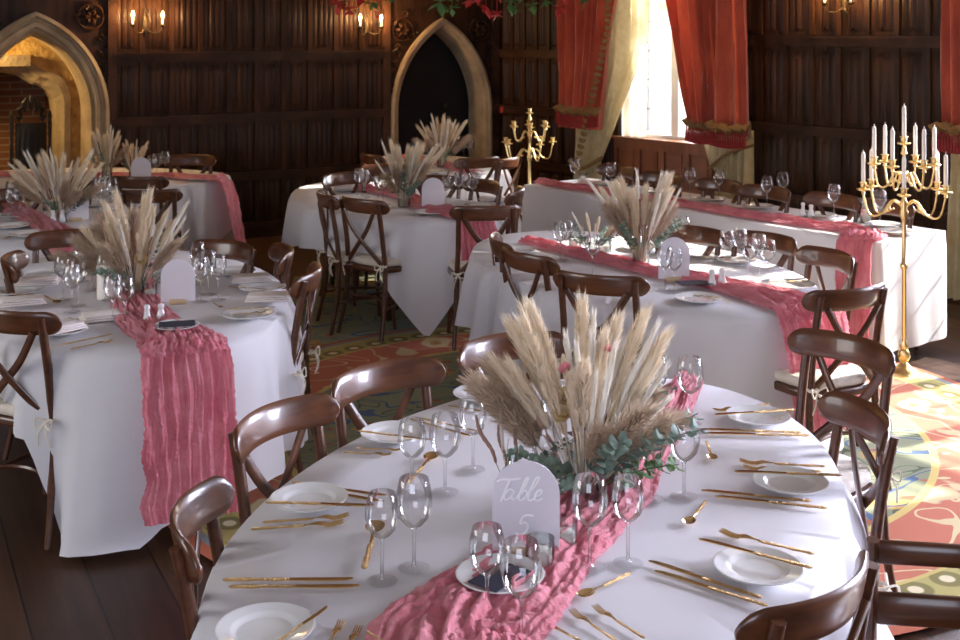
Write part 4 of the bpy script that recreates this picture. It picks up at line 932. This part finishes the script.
chair(92, 190, TF, 'dark crossback chair between the two tables at the far left', g, face=200)
chair(18, 196, TF, 'black crossback chair in front of the fireplace arch', g, face=-65)
g = 'crossback chairs behind the long top table'
for u_, lb in ((1.35, 'dark crossback chair behind the top table under the left part of the window'), (1.98, 'dark crossback chair behind the top table under the right window curtain'), (2.33, 'dark crossback chair behind the top table beneath the gold curtain lining'), (2.85, 'dark crossback chair behind the top table left of the tall candelabra'), ):
    pass
for px, py, lb in ((667, 180, 'dark crossback chair behind the top table below the bright window'), (725, 187, 'dark crossback chair behind the top table below the gold curtain lining'), (771, 194, 'dark crossback chair behind the top table before the dark panelling'), (838, 202, 'dark crossback chair behind the top table left of the tall candelabra'), (890, 209, 'dark crossback chair behind the top table, hidden by the tall candelabra'), (622, 172, 'crossback chair behind the top table by the left window curtain')):
    chair(px, py, None, lb, g, face=math.degrees(atan2(-HV.y, -HV.x)))
# ladder-back chair in the lower right corner
def ladder():
    root = tag(empty('ladder_back_chair', (1.10, 2.68, .0), radians(-8)), 'dark ladder-back chair with flat rails at the bottom right corner', 'chair')
    for sg in (-1, 1):
        MB().tube([(sg*.23, 0, 0), (sg*.225, .0, .45), (sg*.22, -.03, .862)], .018, 8, sx=.8).obj('back_leg', M['chair'], root); MB().tube([(sg*.22, -.42, 0), (sg*.22, -.42, .43)], .018, 8).obj('front_leg', M['chair'], root)
        MB().bbox((sg*.22, -.21, .2), (.02, .4, .03), .004).obj('side_stretcher', M['chair'], root)
    for z, h_, y in ((.835, .05, -.028), (.705, .07, -.018), (.56, .04, -.008)): MB().bbox((0, y, z), (.43, .02, h_), .006).obj('back_slat', M['chair'], root)
    MB().bbox((0, -.21, .45), (.46, .45, .035), .01).obj('seat', M['chair'], root)
ladder()

# ================================================================== CANDELABRA
def candelabra(loc, k, candles, label, seed=0, rot=0):
    root = tag(empty('floor_candelabra', loc, rot, k), label, 'candelabra', 'tall golden candelabra')
    MB().lathe([(0, 0), (.125, 0), (.13, .012), (.125, .024), (.09, .032), (.075, .038), (.07, .05), (.045, .06), (.03, .075), (.02, .09), (.028, .105), (.036, .125), (.03, .15), (.02, .165), (.026, .18), (.016, .2), (.0135, .21)], 32).obj('base', M['brass'], root)
    MB().lathe([(.0135, .2), (.012, .62), (.02, .63), (.022, .65), (.013, .66), (.012, .9), (.02, .92), (.026, .95), (.018, .97), (.024, 1.0), (.012, 1.03), (.011, 1.12), (.022, 1.14), (.018, 1.17), (.01, 1.19), (.009, 1.28), (.018, 1.29), (.012, 1.31), (.01, 1.33)], 20).obj('pole', M['brass'], root)
    def cup(x, y, z, nm='candle_cup'):
        c = MB().lathe([(0, -.035), (.012, -.03), (.008, -.015), (.036, -.006), (.038, 0), (.036, .002), (.012, .002), (.017, .014), (.016, .03), (.024, .035), (.024, .038), (.013, .038), (.012, .02), (0, .02)], 18, (x, y, z)).obj(nm, M['brass'], root)
        if candles:
            r = .0115; h_ = .215; t = tag_c(MB().lathe([(0, .02), (r, .02), (r*.97, h_*.9), (r*.8, h_*.97), (r*.3, h_), (0, h_)], 14, (x, y, z)).obj('taper_candle', M['wax'], root)); MB().tube([(x, y, z+h_), (x+.001, y, z+h_+.012)], .002, 5).obj('wick', M['wax'], t)
    def tag_c(o): return o
    cup(0, 0, 1.35)
    for angs, R, z0, zc in (((188, 144, 270, 36, -6), .225, .985, 1.08), ((8, 68, 130, 188, 248, 310), .165, 1.15, 1.23)):
        for a in angs:
            a = radians(a); d = Vector((cos(a), sin(a), 0))
            pts = [d*.01+Vector((0, 0, z0)), d*R*.3+Vector((0, 0, z0+.03)), d*R*.55+Vector((0, 0, z0-.045)), d*R*.85+Vector((0, 0, z0-.05)), d*R+Vector((0, 0, zc-.03))]
            MB().tube(spl(pts, 20), .0062, 8).tube(spl([pts[1]*.9+Vector((0, 0, z0*.1)), d*R*.42+Vector((0, 0, z0+.0)), d*R*.4+Vector((0, 0, z0-.03)), d*R*.3+Vector((0, 0, z0-.02))], 10), .0045, 6).obj('arm', M['brass'], root); p = d*R; cup(p.x, p.y, zc)
    return root
pc = P(904, 374, .02); candelabra((pc.x, pc.y, .0), 1.0, True, 'tall golden floor candelabra with many ivory candles', 0, radians(-19.5))
candelabra((.43, 10.42, 0), .95, False, 'golden candelabra without candles at the left end of the top table', 1, .4)

# throne in the fireplace alcove
def throne():
    s, _ = pl(34, 150, -.35); p = wp(s, 0, E1, N1, -.38); root = tag(empty('carved_armchair', p, atan2(N1.y, N1.x)-pi/2), 'black carved high-back armchair in front of the brick fireplace', 'chair'); root.scale = (.62, .62, .97)
    m = M['oldwood']; K = 1
    for sg in (-1, 1):
        MB().lathe([(.03, 0), (.03, .2), (.02, .22), (.032, .3), (.02, .4), (.03, .5), (.022, .6), (.03, .9), (.022, 1.0), (.03, 1.18), (.02, 1.2), (.032, 1.24), (.01, 1.29), (0, 1.3)], 10, (sg*.27, -.22, 0)).obj('back_post', m, root)
        MB().lathe([(.03, 0), (.03, .2), (.018, .24), (.03, .34), (.022, .45), (.03, .68)], 10, (sg*.27, .24, 0)).obj('front_leg', m, root)
        MB().tube(spl([(sg*.27, -.22, .78), (sg*.28, 0, .74), (sg*.28, .2, .72), (sg*.29, .3, .66)], 12), .026, 8).obj('armrest', m, root)
    MB().bbox((0, 0, .45), (.58, .52, .08), .01).obj('seat', m, root); MB().bbox((0, .01, .51), (.5, .46, .05), .02).obj('seat_pad', M['mauve'], root)
    mb = MB().bbox((0, -.22, .9), (.44, .03, .56), .01)
    for k in range(7): a = pi*k/6; mb.tube([(.16*cos(a), -.22, 1.2+.1*sin(a)), (.19*cos(a)*1.05, -.21, 1.22+.17*sin(a)), (.12*cos(a), -.22, 1.24+.2*sin(a))], [.02, .04, .015], 8)
    for k in range(5): mb.tube([(-.15+.075*k, -.2, .7), (-.15+.075*k+.02, -.185, .9), (-.15+.075*k, -.2, 1.12)], [.01, .018, .01], 6)
    mb.obj('carved_back', m, root)
    MB().tube([(-.27, .22, .18), (.27, .22, .18)], .02, 8).obj('stretcher', m, root)
throne()

# garland near the ceiling light
def garland():
    root = tag(empty('hanging_garland', (0, 9.2, 2.5)), 'hanging garland of green leaves and crimson blossoms above the doorway', 'garland'); r = random.Random(3)
    def Pg(px, py): return Vector(((px-480)/F*9.2, 0, CH-(py-HY)/F*9.2-2.5))
    MB().tube(spl([Pg(325, -14), Pg(400, -22), Pg(470, -16), Pg(550, -20), Pg(640, -30)], 24), .012, 6).obj('vine', M['stem'], root)
    for x_ in (325, 640): MB().tube([Pg(x_, -20), Pg(x_, -150)], .004, 5).obj('cord', M['iron'], root)
    for px, py, m_, sz in ((338, 5, 'autumn', .05), (350, 10, 'autumn', .05), (362, -4, 'autumn', .06), (372, 2, 'green', .05), (334, -3, 'autumn', .05), (378, 14, 'autumn', .035), (440, 2, 'green', .07), (452, 8, 'green', .05), (470, 0, 'autumn', .05), (486, 6, 'autumn', .06), (497, 14, 'autumn', .045), (510, 2, 'green', .06), (515, 8, 'green', .05), (455, -6, 'green', .07), (533, 5, 'green', .05), (478, -4, 'autumn', .05), (546, 0, 'green', .05), (560, 7, 'autumn', .05), (563, -4, 'autumn', .06), (585, 2, 'green', .05), (430, -8, 'green', .07), (400, -12, 'green', .06), (390, -5, 'green', .05), (520, -8, 'green', .07), (540, -10, 'autumn', .06), (345, -12, 'green', .07), (497, -8, 'autumn', .06)):
        mb = MB(); c = Pg(px, py)
        for k in range(9):
            a = r.uniform(0, 6.28); el = r.uniform(-1.3, .6); d = Vector((cos(a)*cos(el), sin(a)*cos(el), sin(el))); s_ = d.cross(Vector((0, 0, 1))).normalized(); L_ = sz*r.uniform(1.0, 1.9)
            mb.add([c, c+d*L_*.5+s_*L_*.3, c+d*L_, c+d*L_*.5-s_*L_*.3, c+d*L_*.5+Vector((0, 0, .01))], [(0, 1, 4), (1, 2, 4), (2, 3, 4), (3, 0, 4)])
        mb.tube([c, Vector((c.x, 0, Pg(px, -18).z))], .003, 4)
        mb.obj('blossom' if m_ == 'autumn' else 'leaf_spray', M[m_], root)
garland()
mb = MB().bbox((0, 0, 0), (.055, .03, .075), .006); o = mb.obj('alarm_call_point', M['autumn'], loc=wp(.02+.07, zz(497, 109), E2, N2, .05), rot=(0, 0, atan2(N2.y, N2.x)-pi/2)); tag(o, 'small red alarm box on the panelling right of the doorway', 'alarm')

# ================================================================== TABLEWARE
DESC = {'5': 'front table', 'B': 'left table', 'C': 'middle right table', 'D': 'centre table', 'E': 'farthest table', 'F': 'far left table', 'G': 'back left table', 'H': 'long top table'}
REG = {}
def item(proto, tb, kind, cat, px, py, rz=0, sc=1, z=HT+.004, tilt=None, extra=''):
    p = P(px, py, z); o = proto.put(p, rz, sc, tilt); REG.setdefault((kind, cat, tb), []).append(o); return o
def line(proto, tb, kind, cat, h, t_, z=HT+.0035):
    "from handle end h to tip t_ (picture points on the cloth)"
    a, b = P(h[0], h[1], z), P(t_[0], t_[1], z); d = b-a; o = proto.put((a+b)/2, atan2(d.y, d.x), d.length/.222); REG.setdefault((kind, cat, tb), []).append(o); return o
K_, F_, S_ = ('gold table knife', 'knife'), ('gold table fork', 'fork'), ('gold dessert spoon', 'spoon')
def plate(tb, px, py, sc=1.12): return item(PLATE, tb, 'white side plate', 'plate', px, py, 0, sc)
def napk(tb, px, py, rz, z=.775): return item(NAPKIN, tb, 'folded blush napkin', 'napkin', px, py, rz, 1, z)
def wg(tb, px, py, far=False, sc=1.0, gob=False):
    return item(GLASSF if far else (GLASSW if gob else GLASS), tb, 'tall clear goblet' if gob else 'clear wine glass', 'glass', px, py, 0, sc)
zp = HT+.026
# --- front table
for px, py in ((265, 634), (309, 503), (394, 437), (483, 397), (758, 420), (790, 486), (758, 572)): plate('5', px, py)
line(KNIFE, '5', *K_, (275, 645), (327, 608), zp); line(KNIFE, '5', *K_, (222, 582), (352, 581)); line(KNIFE, '5', *K_, (228, 589), (358, 588))
line(KNIFE, '5', *K_, (265, 504), (373, 507), zp); line(KNIFE, '5', *K_, (292, 484), (385, 497)); line(KNIFE, '5', *K_, (294, 487), (383, 503))
line(FORK, '5', *F_, (250, 531), (356, 524)); line(FORK, '5', *F_, (262, 524), (360, 517))
line(FORK, '5', *F_, (318, 662), (345, 618)); line(FORK, '5', *F_, (335, 668), (362, 624)); line(KNIFE, '5', *K_, (366, 632), (410, 660), HT+.05)
line(KNIFE, '5', *K_, (357, 432), (430, 441), zp); line(FORK, '5', *F_, (343, 453), (398, 456)); line(FORK, '5', *F_, (356, 449), (408, 451))
line(KNIFE, '5', *K_, (410, 420), (470, 437)); line(KNIFE, '5', *K_, (420, 419), (476, 432)); line(KNIFE, '5', *K_, (463, 391), (510, 398), zp); line(FORK, '5', *F_, (448, 406), (488, 413))
line(SPOON, '5', *S_, (363, 574), (378, 520)); line(SPOON, '5', *S_, (405, 487), (438, 452)); line(SPOON, '5', *S_, (505, 428), (527, 414))
line(FORK, '5', *F_, (770, 405), (706, 413)); line(KNIFE, '5', *K_, (795, 411), (715, 416), zp)
line(KNIFE, '5', *K_, (802, 434), (700, 431)); line(KNIFE, '5', *K_, (810, 437), (705, 435)); line(SPOON, '5', *S_, (706, 441), (714, 464))
line(FORK, '5', *F_, (826, 468), (728, 463)); line(FORK, '5', *F_, (822, 473), (733, 469)); line(KNIFE, '5', *K_, (842, 477), (735, 473), zp)
line(KNIFE, '5', *K_, (812, 503), (702, 492)); line(KNIFE, '5', *K_, (828, 510), (716, 498)); line(SPOON, '5', *S_, (707, 501), (684, 530))
line(FORK, '5', *F_, (815, 556), (708, 531)); line(KNIFE, '5', *K_, (813, 570), (700, 541), zp)
line(KNIFE, '5', *K_, (762, 600), (650, 563)); line(KNIFE, '5', *K_, (768, 608), (656, 573)); line(SPOON, '5', *S_, (633, 573), (572, 603))
line(FORK, '5', *F_, (620, 645), (565, 608)); line(FORK, '5', *F_, (645, 640), (588, 604)); line(KNIFE, '5', *K_, (600, 652), (541, 622)); line(SPOON, '5', *S_, (590, 398), (610, 408))
for px, py, gb in ((382, 582, 0), (414, 569, 1), (412, 495, 0), (445, 493, 1), (487, 622, 0), (521, 645, 1), (590, 568, 1), (628, 564, 0), (684, 497, 1), (652, 500, 0), (656, 418, 0), (690, 424, 1), (545, 500, 0), (473, 470, 0), (555, 455, 1)): wg('5', px, py, sc=.97, gob=bool(gb))
p = P(500, 580, HT+.03); o = PLATE.put(p, 0, 1.08); tag(o, 'white plate with dark card lying on the pink runner of the front table', 'plate', 'side plates on the tables')
item(crn, '5', 'folded navy menu card', 'card', 500, 577, .9, .85, HT+.048); item(crn, '5', 'folded navy menu card', 'card', 590, 434, .4, .8, HT+.03)
sign(P(526, 556, HT+.02), radians(-4), .157, .222, True, 'frosted arched sign reading Table 5 on the front table')
item(VOT, '5', 'small glass candle votive', 'candle', 540, 566, 0, 1.0, HT+.02); item(SILV, '5', 'round silver tealight holder', 'candle holder', 597, 492, 0, 1.25); item(VOT, '5', 'small glass candle votive', 'candle', 625, 492, 0, 1.05, HT+.02); item(VOT, '5', 'small glass candle votive', 'candle', 565, 545, 0, .9, HT+.02)
# --- left table
for px, py in ((40, 275), (20, 293), (60, 333), (248, 317), (262, 290), (233, 274)): plate('B', px, py, 1.25)
for px, py, a in ((38, 283, .2), (58, 330, .9), (268, 299, .1), (251, 280, .3), (22, 303, .4), (105, 318, .5)): napk('B', px, py, a, .78 if px != 105 else .762)
line(KNIFE, 'B', *K_, (60, 346), (112, 335)); line(FORK, 'B', *F_, (70, 350), (118, 340)); line(SPOON, 'B', *S_, (68, 318), (88, 326)); line(SPOON, 'B', *S_, (44, 296), (60, 305)); line(KNIFE, 'B', *K_, (228, 310), (275, 308), zp); line(FORK, 'B', *F_, (232, 315), (270, 312), zp)
line(SPOON, 'B', *S_, (213, 303), (223, 309)); line(KNIFE, 'B', *K_, (228, 287), (268, 290), zp); line(KNIFE, 'B', *K_, (10, 281), (45, 279), zp); line(FORK, 'B', *F_, (10, 294), (45, 297), zp)
for px, py in ((82, 282), (63, 300), (78, 306), (113, 324), (125, 326), (200, 302), (197, 285), (218, 300), (208, 295), (92, 290), (72, 312), (105, 300)): wg('B', px, py, sc=1.0)
item(SHAK, 'B', 'white china salt shaker', 'shaker', 147, 324, 0, 1.05, HT+.01); item(PEPP, 'B', 'white china pepper shaker', 'shaker', 161, 321, 0, 1.05, HT+.01)
item(PLATE, 'B', 'white side plate', 'plate', 176, 328, 0, 1.0, HT+.03); item(crn, 'B', 'folded navy menu card', 'card', 177, 324, .25, .95, HT+.048)
sign(P(178, 304, HT+.02), radians(8), .15, .2, False, 'frosted arched sign beside the flowers of the left table')
item(PILL, 'B', 'ivory pillar candle', 'candle', 107, 298, 0, 1.5); item(VOT, 'B', 'small glass candle votive', 'candle', 150, 298, 0, 1)
# --- middle right table
for px, py in ((698, 301), (792, 287), (703, 256), (517, 252), (736, 262), (640, 249)): plate('C', px, py, 1.2)
for px, py in ((560, 261), (593, 276), (665, 290), (674, 292), (727, 270), (740, 268), (750, 280), (768, 282), (683, 254), (566, 259), (641, 264), (759, 275)): wg('C', px, py)
line(KNIFE, 'C', *K_, (810, 281), (768, 283), zp); line(FORK, 'C', *F_, (722, 298), (690, 296), zp); line(KNIFE, 'C', *K_, (731, 303), (712, 297)); line(SPOON, 'C', *S_, (723, 262), (733, 257)); line(KNIFE, 'C', *K_, (755, 268), (785, 270)); line(SPOON, 'C', *S_, (652, 292), (640, 290)); line(KNIFE, 'C', *K_, (500, 253), (532, 256), zp)
line(KNIFE, 'C', *K_, (538, 275), (560, 268)); line(FORK, 'C', *F_, (700, 258), (735, 259), zp)
item(SHAK, 'C', 'white china salt shaker', 'shaker', 712, 287, 0, 1.1, HT+.012); item(PEPP, 'C', 'white china pepper shaker', 'shaker', 722, 285, 0, 1.1, HT+.012)
item(crn, 'C', 'folded navy menu card', 'card', 694, 283, .2, 1.05, HT+.03); sign(P(674, 281, HT+.01), radians(5), .155, .215, False, 'frosted arched sign beside the flowers of the middle right table')
item(VOT, 'C', 'small glass candle votive', 'candle', 605, 253, 0, 1.1)
# --- centre table
for px, py in ((345, 191), (495, 203), (480, 207), (355, 200), (430, 214), (375, 207)): plate('D', px, py, 1.25)
for px, py in ((359, 196), (364, 198), (378, 203), (452, 199), (459, 201), (466, 202), (473, 204), (446, 205), (383, 205)): wg('D', px, py, True)
for px, py, a in ((345, 187, .3), (493, 200, .1)): napk('D', px, py, a)
line(KNIFE, 'D', *K_, (478, 211), (505, 208)); line(KNIFE, 'D', *K_, (420, 217), (440, 213)); sign(P(433, 208, HT+.01), .0, .155, .21, False, 'frosted arched sign on the centre table')
# --- farthest table
for px, py in ((430, 173), (466, 163)): plate('E', px, py, 1.3)
for px, py in ((427, 164), (448, 163), (455, 166), (464, 160), (470, 162), (433, 169), (415, 164)): wg('E', px, py, True, 1.1)
line(KNIFE, 'E', *K_, (458, 169), (474, 168))
# --- far left tables
for px, py in ((10, 228), (30, 236), (95, 206), (20, 217)): plate('F', px, py, 1.3)
for px, py in ((12, 222), (20, 219), (28, 220), (12, 215), (24, 214), (98, 212), (106, 214), (112, 211), (103, 205)): wg('F', px, py, True, 1.1)
item(SHAK, 'F', 'white china salt shaker', 'shaker', 53, 223, 0, 1.1, HT+.01); item(PEPP, 'F', 'white china pepper shaker', 'shaker', 62, 222, 0, 1.1, HT+.01)
line(FORK, 'F', *F_, (5, 239), (25, 232)); sign(P(76, 221, HT+.01), 0, .165, .2, False, 'frosted arched sign on the far left table')
for px, py in ((175, 178), (118, 180), (95, 178), (200, 180)): plate('G', px, py, 1.25)
for px, py in ((157, 180), (165, 177), (124, 178), (111, 180), (98, 177), (152, 182)): wg('G', px, py, True, 1.05)
sign(P(141, 182, HT+.01), 0, .165, .2, False, 'frosted arched sign on the back left table by the panelling')
line(KNIFE, 'G', *K_, (185, 183), (205, 182))
# --- long top table
for u_, v_ in ((.45, .45), (1.0, .5), (1.55, .5), (2.0, .48), (2.5, .5), (3.0, .5), (3.2, .35)):
    p = hp(u_, v_, HT+.004); PX = 480+p.x/p.y*F; PY = HY+(CH-p.z)/p.y*F; plate('H', PX, PY, 1.25)
    if u_ != 1.0: line(KNIFE, 'H', *K_, (PX-9, PY+1), (PX+12, PY+2.5), zp)
for px, py in ((575, 187), (611, 192), (767, 209), (834, 219), (719, 201), (690, 198), (803-20, 204), (880, 226)): wg('H', px, py, sc=1.1)
item(SHAK, 'H', 'white china salt shaker', 'shaker', 803, 216, 0, 1.15); item(PEPP, 'H', 'white china pepper shaker', 'shaker', 811, 217, 0, 1.15)
item(HURR, 'H', 'glass hurricane shade with pillar candle', 'candle', 866, 222, 0, 1.0); item(VOT, 'H', 'small glass candle votive', 'candle', 583, 182, 0, 1.1)
for px, py, a in ((668, 192, -.9), (590, 183, -.9)): napk('H', px, py, a, .765)
item(HURR, 'C', 'glass hurricane shade with pillar candle', 'candle', 575, 250, 0, .75)

ORD = ['leftmost', 'second from the left', 'third from the left', 'fourth from the left', 'fifth from the left', 'sixth from the left', 'seventh from the left', 'eighth from the left', 'ninth from the left', 'tenth from the left', 'eleventh from the left', 'twelfth from the left', 'thirteenth from the left', 'fourteenth from the left', 'fifteenth from the left', 'sixteenth from the left', 'seventeenth from the left', 'eighteenth from the left', 'nineteenth from the left', 'twentieth from the left']
PLUR = {'knife': 'gold knives on the tables', 'fork': 'gold forks on the tables', 'spoon': 'gold spoons on the tables', 'plate': 'side plates on the tables', 'glass': 'glasses on the tables', 'napkin': 'folded napkins on the tables', 'candle': 'candles on the tables', 'shaker': 'white salt and pepper shakers', 'card': 'navy menu cards', 'candle holder': 'candles on the tables'}
for (kind, cat, tb), os_ in REG.items():
    os_.sort(key=pxof); n = len(os_)
    for i, o in enumerate(os_):
        if n == 1: lb = kind+' on the '+DESC[tb]
        elif i >= n/2+.5 or (i == n-1):
            j = n-1-i; lb = kind+' on the '+DESC[tb]+', '+(ORD[j].replace('left', 'right'))
        else: lb = kind+' on the '+DESC[tb]+', '+ORD[i]
        tag(o, lb, cat, PLUR[cat])

# ================================================================== FLOWERS
p = P(583, 500, HT+.004)
root, put, head = bouquet(p, .92, 'large pampas and eucalyptus arrangement in glass on the front table', 11, 1.0, .95)
for az, ti in ((2.7, .75), (3.3, .62), (2.9, .5)): put('fawn', az, ti, 1.0)
for az, ti in ((3.4, .25), (2.2, .32), (2.8, .12), (.4, .22), (1.5, .2), (2.5, .2)): put('pampas', az, ti, 1.08)
for az, ti in ((0, .7), (-.4, .55), (.2, .45)): put('euca', az, ti, 1.25); put('pampasd' if False else 'fawn', az, ti+.1, .8)
head('rose', 4.0, .28, .30); head('rose', 4.1, .38, .27); head('pinkf', 4.2, .3, .40); head('pinkf', 5.4, .2, .44); head('pinkf', 4.6, .16, .2); put('greenf', -.2, .9, 1.3)
for az, ti in ((4.5, .14), (4.9, .1), (4.1, .05), (5.2, .25)): put('white', az, ti, 1.0)
for az, ti in ((-.7, .5), (5.0, .62), (.5, .6)): put('euca', az, ti, 1.2)
p2 = P(513, 505, HT+.004)
root = tag(empty('bud_vase_of_grasses', p2), 'small glass bottle of seed spikes and grass behind the Table 5 sign', 'flower arrangement', 'dried flower arrangements')
MB().lathe([(0, 0), (.028, 0), (.03, .01), (.03, .09), (.014, .11), (.013, .14), (.011, .14), (.012, .11), (.027, .09), (.027, .01), (0, .006)], 20).obj('glass_bottle', M['vase'], root)
for kd, x, ti, h_ in (('spike', -.3, .42, .72), ('spike', -.1, .2, .6), ('white', -.25, .25, .5), ('spike', .2, -.05, .62), ('palm', .1, .3, .4), ('euca', 0, -.35, .7)):
    me = FLM[kd][0]; o = bpy.data.objects.new(me.name.split('.')[0], me); COL.objects.link(o); o.parent = root; o.rotation_euler = (0, -ti, 0); o.scale = (h_,)*3; o.location = (0, 0, .01)
p = P(136, 296, HT+.004); root, put, head = bouquet(p, .93, 'brown and cream dried flower arrangement on the left table', 5, 1.1, 1.0)
for az, ti in ((2.9, .8), (3.3, .95), (2.6, .6), (2.8, .35), (1.9, .3)): put('fawn', az, ti, .95)
for az, ti in ((3.6, .4), (2.7, .5), (5, .3), (4, .15)): put('spike', az, ti, 1.3)
head('rose', 5.2, .5, .2)
p = P(641, 266, HT+.004); bouquet(p, .95, 'cream pampas arrangement on the middle right table', 21, 1.2, .8)
p = P(593, 256, HT+.004); r_, put, head = bouquet(p, .5, 'low eucalyptus posy left of the pampas on the middle right table', 23, .25, 1.2)
for az in (0, 1, 2.2, 3.2, 4.2, 5.2): put('euca', az, .55, 1.3)
p = P(404, 207, HT+.004); bouquet(p, .92, 'cream pampas arrangement on the centre table', 31, 1.1, .75)
p = P(442, 167, HT+.004); bouquet(p, .9, 'pampas arrangement on the farthest table before the dark doorway', 41, 1.1, .85)
p = P(60, 222, HT+.004); bouquet(p, .9, 'pale dried flower arrangement on the far left table', 51, 1.2, .95)
p = P(107, 180, HT+.004); bouquet(p, .85, 'slender grass arrangement, leftmost on the back left table', 61, .9, .6)
p = P(133, 179, HT+.004); bouquet(p, .62, 'small grass arrangement behind the sign on the back left table', 71, .8, .6)
